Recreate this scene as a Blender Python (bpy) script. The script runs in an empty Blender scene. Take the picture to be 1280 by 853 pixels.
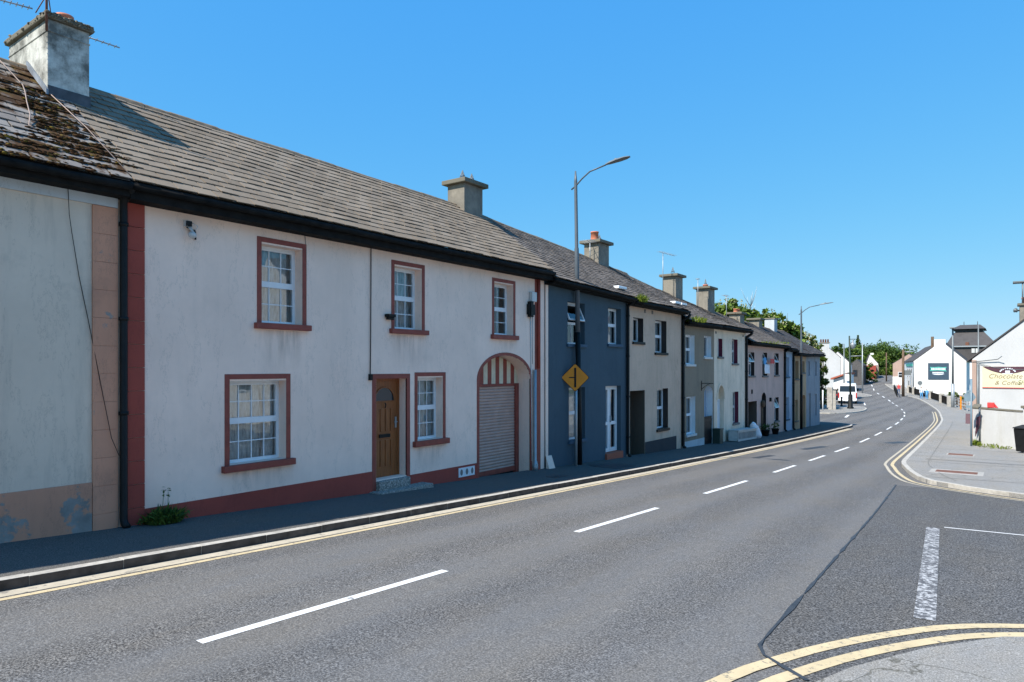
import bpy, math, random
from mathutils import Vector, Matrix, noise as mnoise
random.seed(7)
PI = math.pi
sc = bpy.context.scene
COL = sc.collection

# ------------------------------------------------------------------ frame of reference
# +Y runs along the street, the terrace front stands at X = -9.9, z = 0 is the photographer's eye level
TH = math.atan(616 / 853.0); S_, C_ = math.sin(TH), math.cos(TH)
FX = -9.9
def ray(x, y):
    r = (x - 640) / 853.0; u = (460 - y) / 853.0
    return (r * C_ - S_, r * S_ + C_, u)
def px(x, y, Y):
    a = ray(x, y); t = Y / a[1]
    return (a[0] * t, a[2] * t)
def g(Y):                                  # height of the pavements along the street
    if Y < 0: return -1.98 - .0495 * Y
    if Y > 185: Y = 185
    return -1.98 - .0495 * Y + .00027 * Y * Y
ROAD = -.1

# ------------------------------------------------------------------ node helpers
class Mat:
    def __init__(s, name):
        s.m = bpy.data.materials.new(name); s.m.use_nodes = True
        s.nt = s.m.node_tree; s.b = s.nt.nodes['Principled BSDF']; s.out = s.nt.nodes['Material Output']
    def n(s, t, **kw):
        nd = s.nt.nodes.new(t)
        for k, v in kw.items(): setattr(nd, k, v)
        return nd
    def l(s, a, b): s.nt.links.new(a, b)
    def pos(s, scale=(1, 1, 1)):
        gnode = s.n('ShaderNodeNewGeometry'); mp = s.n('ShaderNodeMapping')
        mp.inputs['Scale'].default_value = scale
        s.l(gnode.outputs['Position'], mp.inputs['Vector']); return mp.outputs['Vector']
    def noise(s, scale, detail=4, vec=None, rough=.6):
        nd = s.n('ShaderNodeTexNoise'); nd.inputs['Scale'].default_value = scale
        nd.inputs['Detail'].default_value = detail; nd.inputs['Roughness'].default_value = rough
        s.l(vec if vec is not None else s.pos(), nd.inputs['Vector']); return nd.outputs['Fac']
    def ramp(s, fac, stops):
        nd = s.n('ShaderNodeValToRGB'); cr = nd.color_ramp
        while len(cr.elements) < len(stops): cr.elements.new(.5)
        for e, (p, c) in zip(cr.elements, stops):
            e.position = p
            e.color = (c, c, c, 1) if not hasattr(c, '__len__') else (*c[:3], 1)
        s.l(fac, nd.inputs['Fac']); return nd.outputs['Color']
    def mix(s, fac, a, b, mode='MIX'):
        nd = s.n('ShaderNodeMix', data_type='RGBA', blend_type=mode)
        for sock, v in ((nd.inputs[0], fac), (nd.inputs[6], a), (nd.inputs[7], b)):
            if hasattr(v, 'is_linked'): s.l(v, sock)
            elif hasattr(v, '__len__'): sock.default_value = (*v[:3], 1)
            else: sock.default_value = v
        return nd.outputs[2]
    def island(s): return s.n('ShaderNodeNewGeometry').outputs['Random Per Island']
    def math(s, op, a, b=0):
        nd = s.n('ShaderNodeMath', operation=op)
        for sock, v in ((nd.inputs[0], a), (nd.inputs[1], b)):
            if hasattr(v, 'is_linked'): s.l(v, sock)
            else: sock.default_value = v
        return nd.outputs[0]
    def col(s, c):
        if hasattr(c, 'is_linked'): s.l(c, s.b.inputs['Base Color'])
        else: s.b.inputs['Base Color'].default_value = (*c[:3], 1)
        return s
    def rough(s, r, spec=.5, metal=0):
        if hasattr(r, 'is_linked'): s.l(r, s.b.inputs['Roughness'])
        else: s.b.inputs['Roughness'].default_value = r
        s.b.inputs['Specular IOR Level'].default_value = spec; s.b.inputs['Metallic'].default_value = metal
        return s
    def bump(s, h, strength=.3, dist=.01):
        nd = s.n('ShaderNodeBump'); nd.inputs['Strength'].default_value = strength; nd.inputs['Distance'].default_value = dist
        s.l(h, nd.inputs['Height']); s.l(nd.outputs['Normal'], s.b.inputs['Normal']); return s
def k(c, f): return tuple(v * f for v in c)
def hexc(h):                                # sRGB hex -> linear
    r = []
    for i in (0, 2, 4):
        v = int(h[i:i + 2], 16) / 255
        r.append(v / 12.92 if v < .04045 else ((v + .055) / 1.055) ** 2.4)
    return tuple(r)

def plain(name, c, rough=.6, var=.12, scale=6, spec=.4, metal=0, bump=0):
    M = Mat(name); n = M.noise(scale, 5)
    M.col(M.ramp(n, [(.3, k(c, 1 - var)), (.7, k(c, 1 + var))])).rough(rough, spec, metal)
    if bump: M.bump(M.noise(scale * 8, 3), bump, .01)
    return M.m
def stucco(name, c, dirt=(.10, .10, .08), amt=.35, streak=.3, patch=None, pamt=.45, bsc=1, bth=.56):
    M = Mat(name)
    base = M.ramp(M.noise(.7, 6), [(.3, k(c, .9)), (.7, k(c, 1.06))])
    fine = M.noise(9, 5)
    base = M.mix(M.ramp(fine, [(.35, 0.0), (.75, .16)]), base, k(c, .8))
    if patch is not None:                   # flaked paint with the undercoat showing
        p = M.ramp(M.noise(2.2, 8, rough=.65), [(pamt, 0.0), (pamt + .035, 1.0)])
        base = M.mix(p, base, M.ramp(M.noise(6, 5), [(.3, k(patch, .75)), (.7, k(patch, 1.15))]))
    st = M.ramp(M.noise(1, 8, M.pos((2.1, 2.1, .25)), .7), [(.5, 0.0), (.74, streak)])
    base = M.mix(st, base, dirt)
    bl = M.ramp(M.noise(1.3 * bsc, 7, rough=.7), [(bth, 0.0), (bth + .2, amt)])
    base = M.mix(bl, base, dirt)
    cr = M.ramp(M.noise(1.1, 8, M.pos((1.5, 1.5, .5)), .7), [(.495, 0.0), (.5, .35), (.505, 0.0)])
    base = M.mix(cr, base, k(dirt, .8))
    M.col(base).rough(.85, .25)
    M.bump(M.noise(60, 4), .25, .006)
    return M.m
def slate(name, cols, lichen=(.30, .29, .25), lamt=.3, moss=None, mthr=.6):
    M = Mat(name)
    c = M.ramp(M.island(), [(i / (len(cols) - 1), cc) for i, cc in enumerate(cols)])
    c = M.mix(M.ramp(M.noise(14, 6), [(.45, 0.0), (.75, lamt)]), c, lichen)
    c = M.mix(M.ramp(M.noise(1.0, 5), [(.45, 0.0), (.8, .45)]), c, k(cols[0], .55))
    if moss:
        mk = M.ramp(M.noise(1.5, 8, rough=.66), [(mthr, 0.0), (mthr + .07, 1.0)])
        c = M.mix(mk, c, M.ramp(M.noise(4, 5), [(.3, moss[0]), (.55, moss[1]), (.75, moss[2])]))
    M.col(c).rough(.85, .12); M.bump(M.noise(35, 4), .4, .006)
    return M.m
def asphalt(name, lo, hi, tracks=None, speck=.55, sc=70, con=1.0, cracks=0):
    M = Mat(name)
    con *= 1.0
    a = M.noise(sc, 2, rough=.8)
    c = M.ramp(a, [(.36, k(lo, 1 - .75 * con)), (.47, lo), (.55, hi), (.66, k(hi, 1 + 1.0 * con))])
    vo = M.n('ShaderNodeTexVoronoi'); vo.inputs['Scale'].default_value = sc * 1.1; M.l(M.pos(), vo.inputs['Vector'])
    c = M.mix(M.ramp(vo.outputs['Distance'], [(.0, .55 * con), (.32, 0.0)]), c, M.mix(M.ramp(vo.outputs['Color'], [(.45, 0.0), (.55, 1.0)]), k(lo, .5), k(hi, 1.9)))
    big = M.noise(.45, 6, M.pos((1.3, .35, 1)))
    c = M.mix(M.ramp(big, [(.3, .0), (.75, .4)]), c, k(lo, .8))
    if tracks:                              # polished wheel tracks and oil line, as bands worn along the street
        sep = M.n('ShaderNodeSeparateXYZ'); M.l(M.n('ShaderNodeNewGeometry').outputs['Position'], sep.inputs[0])
        w = M.math('SINE', M.math('MULTIPLY', M.math('ADD', sep.outputs[0], .6), 2 * PI / 1.62))
        w = M.math('ADD', M.math('MULTIPLY', w, .32), M.math('MULTIPLY', M.noise(.8, 5, M.pos((1, .2, 1))), 1.6))
        c = M.mix(M.ramp(w, [(.5, 0.0), (1.3, .38)]), c, k(hi, 1.2))
    spots = M.ramp(M.noise(26, 2, rough=.5), [(.70, 0.0), (.74, .6)])
    c = M.mix(spots, c, k(lo, .5))
    pt = M.ramp(M.noise(1.7, 5, rough=.7), [(.6, 0.0), (.75, .22)])
    c = M.mix(pt, c, k(lo, .6))
    if cracks:
        ve = M.n('ShaderNodeTexVoronoi', feature='DISTANCE_TO_EDGE'); ve.inputs['Scale'].default_value = cracks
        wv = M.n('ShaderNodeVectorMath', operation='ADD'); nz = M.n('ShaderNodeTexNoise'); nz.inputs['Scale'].default_value = 2.5; nz.inputs['Detail'].default_value = 5
        M.l(M.pos(), nz.inputs['Vector']); sc_ = M.n('ShaderNodeVectorMath', operation='SCALE'); sc_.inputs['Scale'].default_value = .55; M.l(nz.outputs['Color'], sc_.inputs[0])
        M.l(M.pos(), wv.inputs[0]); M.l(sc_.outputs[0], wv.inputs[1]); M.l(wv.outputs[0], ve.inputs['Vector'])
        ck = M.math('MULTIPLY', M.ramp(ve.outputs['Distance'], [(.0, 1.0), (.012, 0.0)]), M.ramp(M.noise(.6, 3), [(.45, 0.0), (.6, .75)]))
        c = M.mix(ck, c, (.05, .05, .035))
    c = M.mix(M.ramp(M.noise(.9, 6, M.pos((1.6, .5, 1)), .7), [(.38, .0), (.68, .6)]), c, M.mix(1.0, c, (1.10, 1.0, .86), 'MULTIPLY'))
    M.col(c).rough(.92, .18); M.bump(a, speck, .012)
    return M.m
def paint(name, c, under, wear=.5, scale=9):
    M = Mat(name)
    f = M.ramp(M.noise(scale, 8, rough=.72), [(wear - .05, 0.0), (wear + .05, 1.0)])
    cc = M.ramp(M.noise(5, 5), [(.3, k(c, .85)), (.7, k(c, 1.05))])
    M.col(M.mix(f, cc, under)).rough(.8, .3); M.bump(M.noise(95, 3), .3, .006)
    return M.m
def foliage(name, cols, spec=.25):
    M = Mat(name)
    c = M.ramp(M.island(), [(i / (len(cols) - 1), cc) for i, cc in enumerate(cols)])
    c = M.mix(M.ramp(M.noise(.35, 3), [(.35, 0.0), (.7, .5)]), c, cols[0])
    M.col(c).rough(.6, spec)
    tr = M.n('ShaderNodeBsdfTranslucent'); M.l(c, tr.inputs['Color'])
    mx = M.n('ShaderNodeMixShader'); mx.inputs[0].default_value = .3
    M.l(M.b.outputs[0], mx.inputs[1]); M.l(tr.outputs[0], mx.inputs[2]); M.l(mx.outputs[0], M.out.inputs['Surface'])
    return M.m
def glass_mat(name, tint=(.75, .8, .82), rough=.01):
    M = Mat(name)
    fr = M.n('ShaderNodeFresnel'); fr.inputs['IOR'].default_value = 1.45
    bp = M.n('ShaderNodeBump'); bp.inputs['Strength'].default_value = .06; bp.inputs['Distance'].default_value = .02
    M.l(M.noise(2.2, 2), bp.inputs['Height']); 
    gl = M.n('ShaderNodeBsdfGlossy'); gl.inputs['Roughness'].default_value = rough; gl.inputs['Color'].default_value = (.95, .97, 1, 1)
    M.l(bp.outputs['Normal'], gl.inputs['Normal'])
    tr = M.n('ShaderNodeBsdfTransparent'); tr.inputs['Color'].default_value = (*tint, 1)
    mx = M.n('ShaderNodeMixShader'); f2 = M.math('MINIMUM', M.math('ADD', fr.outputs[0], .06), 1)
    M.l(f2, mx.inputs[0]); M.l(tr.outputs[0], mx.inputs[1]); M.l(gl.outputs[0], mx.inputs[2])
    M.l(mx.outputs[0], M.out.inputs['Surface'])
    return M.m

# ------------------------------------------------------------------ materials
m = {}
m['wall_grey'] = stucco('wall_grey', (.66, .56, .46), (.17, .17, .15), .35, .45)
m['frieze'] = stucco('frieze', (.50, .54, .57), (.2, .2, .18), .3, .2)
m['peach'] = stucco('peach', (.60, .30, .195), (.16, .11, .09), .35, .25, patch=(.24, .25, .24), pamt=.63)
m['peach_low'] = stucco('peach_low', (.54, .28, .185), (.15, .11, .09), .4, .3, patch=(.24, .25, .24), pamt=.5)
m['wall_pink'] = stucco('wall_pink', (.93, .71, .595), (.33, .29, .24), .14, .14)
m['maroon'] = stucco('maroon', (.33, .070, .052), (.10, .03, .03), .3, .15)
m['maroon_trim'] = plain('maroon_trim', (.25, .056, .040), .6, .18, 5)
m['cream_trim'] = plain('cream_trim', (.62, .56, .42), .6)
m['wall_blue'] = stucco('wall_blue', (.062, .100, .130), (.03, .05, .07), .4, .2)
m['wall_beige'] = stucco('wall_beige', (.62, .455, .345), (.15, .13, .10), .35, .32)
m['wall_olive'] = stucco('wall_olive', (.27, .22, .165), (.09, .09, .07), .3, .3)
m['wall_cream'] = stucco('wall_cream', (.82, .68, .54), (.2, .22, .14), .4, .4)
m['wall_mauve'] = stucco('wall_mauve', (.60, .42, .36), (.2, .16, .15), .3, .35)
m['wall_lightblue'] = stucco('wall_lightblue', (.34, .44, .56), (.15, .18, .2), .3, .3)
m['wall_tan'] = stucco('wall_tan', (.52, .36, .22), (.2, .15, .1), .4, .45)
m['wall_slateblue'] = stucco('wall_slateblue', (.30, .33, .37), (.16, .14, .1), .5, .5)
m['wall_white'] = stucco('wall_white', (.54, .545, .55), (.5, .48, .42), .2, .2)
m['bounce_white'] = stucco('bounce_white', (.86, .82, .75), (.6, .56, .5), .1, .08)  # whitened so the houses outside the frame bounce more light
m['wall_bright'] = stucco('wall_bright', (.74, .74, .73), (.55, .54, .5), .12, .1)
m['wall_yard'] = stucco('wall_yard', (.53, .53, .525), (.38, .36, .3), .3, .5)
m['plinth_dark'] = stucco('plinth_dark', (.05, .05, .055), (.03, .03, .03), .3, .2)
m['passage'] = stucco('passage', (.12, .095, .075), (.06, .05, .04), .3, .3)
m['chim_light'] = stucco('chim_light', (.60, .60, .55), (.085, .085, .075), .88, .6, bsc=1.6, bth=.40)
m['chim_grey'] = stucco('chim_grey', (.26, .235, .195), (.09, .085, .075), .6, .55, bth=.46)
m['chim_cap'] = stucco('chim_cap', (.17, .155, .12), (.05, .05, .03), .6, .2)
m['white_pvc'] = plain('white_pvc', (.74, .77, .80), .35, .04, 8)
m['white_dull'] = plain('white_dull', (.55, .56, .56), .5, .1, 8)
m['maroon_frame'] = plain('maroon_frame', (.13, .02, .045), .45)
m['dark_frame'] = plain('dark_frame', (.03, .025, .025), .5)
m['glass'] = glass_mat('glass')
m['curtain'] = plain('curtain', (.62, .63, .62), .9, .25, 9)
m['lace'] = (lambda M: M.col(M.ramp(M.noise(7, 6, M.pos((3, 3, .5)), .7), [(.33, (.26, .29, .29)), (.48, (.54, .57, .57)), (.64, (.78, .80, .79))])).rough(.9).m)(Mat('lace'))
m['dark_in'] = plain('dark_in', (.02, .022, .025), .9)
m['wood_door'] = (lambda M: M.col(M.ramp(M.noise(3, 8, M.pos((9, 9, .8)), .7), [(.3, (.15, .045, .012)), (.55, (.27, .085, .022)), (.8, (.36, .125, .035))])).rough(.4, .4).m)(Mat('wood_door'))
m['black'] = plain('black', (.010, .011, .012), .5, .3, 7, .2)
m['black_matt'] = plain('black_matt', (.011, .011, .011), .85, .5, 6, .15)
m['steel'] = plain('steel', (.16, .18, .19), .5, .1, 5, .5, .3)
m['galv'] = plain('galv', (.36, .39, .41), .45, .12, 7, .5, .4)
m['lamp_col'] = plain('lamp_col', (.085, .105, .125), .45, .12, 4)
m['shutter'] = plain('shutter', (.47, .33, .28), .5, .1, 4)
m['stone_step'] = (lambda M: M.col(M.ramp(M.noise(38, 4, rough=.8), [(.35, (.06, .06, .055)), (.5, (.22, .21, .19)), (.65, (.6, .58, .52))])).rough(.85).bump(M.noise(38, 4), .6, .01).m)(Mat('stone_step'))
m['concrete'] = plain('concrete', (.36, .34, .31), .9, .2, 5, .2, 0, .4)
m['kerb'] = (lambda M: M.col(M.mix(M.ramp(M.noise(2.3, 8, rough=.7), [(.5, 0.0), (.72, .55)]), M.ramp(M.noise(14, 5), [(.3, (.36, .335, .295)), (.7, (.52, .49, .44))]), (.14, .13, .115))).rough(.9, .2).bump(M.noise(50, 4), .5, .008).m)(Mat('kerb'))
m['kerb_face_dirt_shade'] = plain('kerb_face_dirt_shade', (.085, .07, .06), .95, .4, 5, .1, 0, .4)  # road dirt, with the face's self-shade also put into the dark colour
m['asphalt'] = asphalt('asphalt', (.098, .098, .101), (.152, .151, .151), True, .6, 56, 1.0)
m['asphalt_side'] = asphalt('asphalt_side', (.080, .081, .084), (.128, .128, .130), None, .7, 50, 1.05)
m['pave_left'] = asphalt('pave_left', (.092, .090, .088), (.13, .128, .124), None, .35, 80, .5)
m['pave_right'] = asphalt('pave_right', (.225, .22, .21), (.30, .295, .285), None, .35, 80, .45, .8)
m['tar'] = plain('tar', (.042, .044, .048), .55, .3, 9)
m['yellow_line'] = paint('yellow_line', (.58, .47, .29), (.17, .16, .14), .6, 14)
m['yellow_pale'] = paint('yellow_pale', (.50, .44, .34), (.22, .20, .175), .6)
m['white_line'] = paint('white_line', (.74, .74, .73), (.17, .17, .17), .635)
m['white_worn'] = paint('white_worn', (.50, .50, .50), (.10, .10, .105), .47, 17)
m['slate_new'] = slate('slate_new', [(.20, .158, .118), (.225, .18, .136), (.24, .193, .148), (.27, .22, .17)], (.30, .27, .21), .35)
m['slate_mossy'] = slate('slate_mossy', [(.19, .17, .155), (.25, .228, .21), (.29, .27, .25), (.22, .20, .18)], (.30, .27, .23), .35,
                         ((.035, .019, .011), (.075, .04, .018), (.15, .11, .025)), .47)
m['slate_old'] = slate('slate_old', [(.11, .094, .083), (.14, .12, .107), (.165, .142, .127), (.21, .18, .158)], (.20, .17, .12), .35,
                       ((.07, .045, .022), (.12, .085, .035), (.15, .12, .05)), .66)
m['slate_dark'] = slate('slate_dark', [(.055, .052, .055), (.07, .067, .07), (.085, .08, .082), (.1, .095, .095)], (.16, .14, .11), .25)
m['ridge'] = plain('ridge', (.21, .165, .12), .9, .4, 7, .1)
m['trench'] = asphalt('trench', (.16, .158, .152), (.22, .217, .21), None, .4, 70, .5)
m['moss'] = (lambda M: M.col(M.ramp(M.island(), [(0, (.035, .018, .010)), (.55, (.075, .038, .018)), (.88, (.11, .065, .022)), (1, (.20, .16, .03))])).rough(1, .1).bump(M.noise(70, 4), .9, .02).m)(Mat('moss'))
m['terracotta'] = plain('terracotta', (.50, .17, .095), .75, .15, 9)
m['lead'] = plain('lead', (.22, .25, .29), .6, .3, 4, .4, .1)
m['cable_pale'] = plain('cable_pale', (.34, .26, .22), .8)
m['lead_dark'] = plain('lead_dark', (.075, .085, .10), .7, .4, 4, .3)
m['rust'] = plain('rust', (.16, .07, .045), .85, .35, 8)
m['sign_yellow'] = plain('sign_yellow', (.66, .225, .010), .4, .05, 5)
m['sign_back'] = plain('sign_back', (.17, .24, .29), .45, .1, 5)
m['leaf'] = foliage('leaf', [(.06, .10, .016), (.11, .175, .024), (.165, .245, .03), (.22, .30, .055)])
m['leaf_dark'] = foliage('leaf_dark', [(.035, .07, .018), (.065, .12, .024), (.10, .17, .032), (.14, .22, .045)])
m['leaf_bright'] = foliage('leaf_bright', [(.07, .11, .02), (.12, .18, .03), (.18, .26, .04)])
m['blossom'] = foliage('blossom', [(.36, .38, .16), (.50, .48, .26), (.56, .48, .32)])
m['bark'] = plain('bark', (.10, .08, .06), .9, .3, 6, .2, 0, .6)
m['grass'] = (lambda M: M.col(M.ramp(M.noise(.7, 7), [(.3, (.05, .075, .02)), (.6, (.085, .115, .03)), (.8, (.13, .12, .05))])).rough(.95, .1).m)(Mat('grass'))
m['white_body'] = plain('white_body', (.80, .81, .82), .25, .03, 3, .5)
m['tyre'] = plain('tyre', (.02, .02, .02), .8)
m['red_lamp'] = plain('red_lamp', (.45, .02, .02), .3)
m['red'] = plain('red', (.60, .05, .05), .5)
m['dark_glass'] = plain('dark_glass', (.02, .026, .035), .08, .1, 3, .6)
m['stone'] = plain('stone', (.30, .24, .21), .9, .3, 5)
m['dark_stone'] = plain('dark_stone', (.09, .085, .085), .9, .3, 5)
m['purple'] = stucco('purple', (.22, .19, .30), (.12, .1, .14))
m['brick_red'] = stucco('brick_red', (.40, .12, .075), (.2, .08, .06))
m['pinkish'] = stucco('pinkish', (.42, .30, .25), (.24, .18, .15))
m['sign_navy'] = plain('sign_navy', (.045, .075, .11), .4, .08, 3)
m['teal'] = plain('teal', (.05, .36, .30), .5)
m['banner'] = (lambda M: M.col(M.ramp(M.noise(.6, 3), [(.35, (.68, .63, .42)), (.7, (.68, .66, .55))])).rough(.5).m)(Mat('banner'))
m['burgundy'] = plain('burgundy', (.085, .035, .05), .5, .1)
m['brown_ink'] = plain('brown_ink', (.16, .075, .015), .5)
m['green_ink'] = plain('green_ink', (.10, .16, .02), .5)
m['pole_wood'] = plain('pole_wood', (.13, .085, .055), .9, .3, 4)
m['skin'] = plain('skin', (.45, .28, .2), .6)
m['denim'] = plain('denim', (.06, .12, .25), .8)
m['lightblue_cloth'] = plain('lightblue_cloth', (.12, .38, .70), .8)
m['white_cloth'] = plain('white_cloth', (.76, .80, .86), .8, .06)
m['hair'] = plain('hair', (.05, .035, .025), .8)
m['olive_bin'] = plain('olive_bin', (.03, .05, .04), .5)
m['sill_grey'] = plain('sill_grey', (.16, .15, .14), .8, .25, 5)
m['sill_blue'] = plain('sill_blue', (.04, .085, .135), .7, .15, 5)
m['lichen_green'] = foliage('lichen_green', [(.12, .17, .02), (.25, .30, .03)])
m['hivis'] = plain('hivis', (.75, .42, .02), .6)
m['patio_white'] = plain('patio_white', (.50, .50, .48), .7, .12, 9)

def stain_mat():                            # rain dirt that runs down below sills: a thin patchy film
    M = Mat('stain'); tc = M.n('ShaderNodeTexCoord'); sp_ = M.n('ShaderNodeSeparateXYZ'); M.l(tc.outputs['Generated'], sp_.inputs[0])
    f = M.ramp(M.noise(1, 8, M.pos((7, 7, .9)), .7), [(.44, 0.0), (.75, .45)])
    e = M.math('MULTIPLY', M.math('SINE', M.math('MULTIPLY', sp_.outputs[1], PI)), M.math('POWER', sp_.outputs[2], .8))
    M.b.inputs['Base Color'].default_value = (.12, .105, .085, 1); M.b.inputs['Roughness'].default_value = .95
    M.l(M.math('MULTIPLY', f, e), M.b.inputs['Alpha']); return M.m
m['stain'] = stain_mat()
# ------------------------------------------------------------------ geometry helpers
ORG = {}
class MB:
    def __init__(s): s.v = []; s.f = []; s.mi = []; s.sm = []
    def add(s, vs, fs, mi=0, smooth=False):
        o = len(s.v); s.v += [tuple(v) for v in vs]
        for f in fs: s.f.append([i + o for i in f]); s.mi.append(mi); s.sm.append(smooth)
        return s
    def poly(s, pts, mi=0): return s.add(pts, [list(range(len(pts)))], mi)
    def box(s, x0, x1, y0, y1, z0, z1, mi=0, M=None):
        if x0 > x1: x0, x1 = x1, x0
        if y0 > y1: y0, y1 = y1, y0
        if z0 > z1: z0, z1 = z1, z0
        vs = [Vector(p) for p in ((x0, y0, z0), (x1, y0, z0), (x1, y1, z0), (x0, y1, z0), (x0, y0, z1), (x1, y0, z1), (x1, y1, z1), (x0, y1, z1))]
        if M is not None: vs = [M @ v for v in vs]
        return s.add(vs, [(3, 2, 1, 0), (4, 5, 6, 7), (0, 1, 5, 4), (1, 2, 6, 5), (2, 3, 7, 6), (3, 0, 4, 7)], mi)
    def prism(s, pts, ext, mi=0):           # pts: planar 3-D outline, ext: extrusion vector
        n = len(pts); e = Vector(ext); a = [Vector(p) for p in pts]; b = [p + e for p in a]
        fs = [list(range(n))[::-1], list(range(n, 2 * n))] + [(i, (i + 1) % n, n + (i + 1) % n, n + i) for i in range(n)]
        return s.add(a + b, fs, mi)
    def tube(s, pts, r, seg=8, mi=0, caps=True):
        pts = [Vector(p) for p in pts]; rs = r if hasattr(r, '__len__') else [r] * len(pts)
        rings = []; up = None
        for i, p in enumerate(pts):
            d = (pts[min(i + 1, len(pts) - 1)] - pts[max(i - 1, 0)]).normalized()
            if up is None: up = Vector((0, 0, 1)) if abs(d.z) < .9 else Vector((1, 0, 0))
            a = d.cross(up).normalized(); b = a.cross(d).normalized(); up = b
            rings.append([p + (a * math.cos(t) + b * math.sin(t)) * rs[i] for t in [2 * PI * q / seg for q in range(seg)]])
        vs = [v for rg in rings for v in rg]; fs = []
        for i in range(len(pts) - 1):
            for q in range(seg):
                fs.append((i * seg + q, i * seg + (q + 1) % seg, (i + 1) * seg + (q + 1) % seg, (i + 1) * seg + q))
        if caps: fs += [list(range(seg))[::-1], [(len(pts) - 1) * seg + q for q in range(seg)]]
        return s.add(vs, fs, mi, True)
    def lathe(s, c, prof, seg=16, mi=0):    # prof: list of (r, z) around the vertical through c
        vs = []; fs = []; c = Vector(c)
        for r, z in prof:
            for q in range(seg):
                t = 2 * PI * q / seg; vs.append((c.x + r * math.cos(t), c.y + r * math.sin(t), c.z + z))
        for i in range(len(prof) - 1):
            for q in range(seg): fs.append((i * seg + q, i * seg + (q + 1) % seg, (i + 1) * seg + (q + 1) % seg, (i + 1) * seg + q))
        fs += [list(range(seg))[::-1], [(len(prof) - 1) * seg + q for q in range(seg)]]
        return s.add(vs, fs, mi, True)
    def blob(s, c, r, mi=0, jit=.2, sub=1, sq=(1, 1, 1)):
        t = (1 + 5 ** .5) / 2
        vs = [Vector(v).normalized() for v in ((-1, t, 0), (1, t, 0), (-1, -t, 0), (1, -t, 0), (0, -1, t), (0, 1, t), (0, -1, -t), (0, 1, -t), (t, 0, -1), (t, 0, 1), (-t, 0, -1), (-t, 0, 1))]
        fs = [(0, 11, 5), (0, 5, 1), (0, 1, 7), (0, 7, 10), (0, 10, 11), (1, 5, 9), (5, 11, 4), (11, 10, 2), (10, 7, 6), (7, 1, 8), (3, 9, 4), (3, 4, 2), (3, 2, 6), (3, 6, 8), (3, 8, 9), (4, 9, 5), (2, 4, 11), (6, 2, 10), (8, 6, 7), (9, 8, 1)]
        for _ in range(sub):
            nf = []; cache = {}
            def mid(a, b):
                key = (min(a, b), max(a, b))
                if key not in cache: vs.append(((vs[a] + vs[b]) / 2).normalized()); cache[key] = len(vs) - 1
                return cache[key]
            for a, b, c2 in fs:
                ab, bc, ca = mid(a, b), mid(b, c2), mid(c2, a); nf += [(a, ab, ca), (b, bc, ab), (c2, ca, bc), (ab, bc, ca)]
            fs = nf
        c = Vector(c)
        out = [c + Vector((v.x * sq[0], v.y * sq[1], v.z * sq[2])) * r * (1 + random.uniform(-jit, jit)) for v in vs]
        return s.add(out, fs, mi, True)
    def build(s, name, mats, parent=None, bevel=0):
        org = Vector((0, 0, 0))
        if parent is not None: org = ORG[parent.name]
        me = bpy.data.meshes.new(name)
        me.from_pydata([tuple(Vector(v) - org) for v in s.v], [], s.f)
        if not isinstance(mats, (list, tuple)): mats = [mats]
        for q in mats: me.materials.append(q)
        me.polygons.foreach_set('material_index', s.mi); me.polygons.foreach_set('use_smooth', s.sm); me.update()
        o = bpy.data.objects.new(name, me); COL.objects.link(o); ORG[o.name] = org
        if parent is not None: o.parent = parent
        if bevel:
            bv = o.modifiers.new('bevel', 'BEVEL'); bv.width = bevel; bv.segments = 2; bv.limit_method = 'ANGLE'
        return o
def tag(o, label, cat, group=None, kind=None):
    if label: o['label'] = label
    if cat: o['category'] = cat
    if group: o['group'] = group
    if kind: o['kind'] = kind
    return o
def thing(name, loc, label, cat, group=None):
    o = bpy.data.objects.new(name, None); COL.objects.link(o); o.location = loc; o.empty_display_size = .2
    ORG[o.name] = Vector(loc)
    return tag(o, label, cat, group)
def struct(o): o['kind'] = 'structure'; return o
def lerp(a, b, t): return a + (b - a) * t
def interp(tab, v):
    if v <= tab[0][0]: return tab[0][1]
    for (a, b), (c, d) in zip(tab, tab[1:]):
        if v <= c: return b + (d - b) * (v - a) / (c - a)
    return tab[-1][1]
def smooth_tab(tab, step):                  # Catmull-Rom through a list of 2-D points
    out = []
    P = [tab[0]] + list(tab) + [tab[-1]]
    for i in range(1, len(P) - 2):
        p0, p1, p2, p3 = [Vector(q) for q in P[i - 1:i + 3]]
        n = max(1, int((p2 - p1).length / step))
        for q in range(n):
            t = q / n
            out.append(.5 * ((2 * p1) + (p2 - p0) * t + (2 * p0 - 5 * p1 + 4 * p2 - p3) * t * t + (3 * p1 - p0 - 3 * p2 + p3) * t ** 3))
    out.append(Vector(tab[-1])); return out
def offset(pts, d):
    out = []
    for i, p in enumerate(pts):
        t = (pts[min(i + 1, len(pts) - 1)] - pts[max(i - 1, 0)]).normalized()
        out.append(p + Vector((t.y, -t.x)) * d)     # positive = to the right of travel
    return out
def resample(pts, step):
    out = [pts[0]]; acc = 0
    for a, b in zip(pts, pts[1:]):
        L = (b - a).length; d = step - acc
        while d <= L: out.append(a + (b - a) * d / L); d += step
        acc = (acc + L) % step
    return out + [pts[-1]]

# ------------------------------------------------------------------ world, sun, camera
SUN_EL, SUN_AZ = math.radians(48.5), math.radians(17)
w = bpy.data.worlds.new('World'); sc.world = w; w.use_nodes = True
nt = w.node_tree; bg = nt.nodes['Background']
sky = nt.nodes.new('ShaderNodeTexSky'); sky.sky_type = 'NISHITA'; sky.sun_disc = False
sky.sun_elevation = SUN_EL; sky.sun_rotation = PI + SUN_AZ
sky.air_density = 1.0; sky.dust_density = .1; sky.ozone_density = 4.0; sky.altitude = 60
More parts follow.
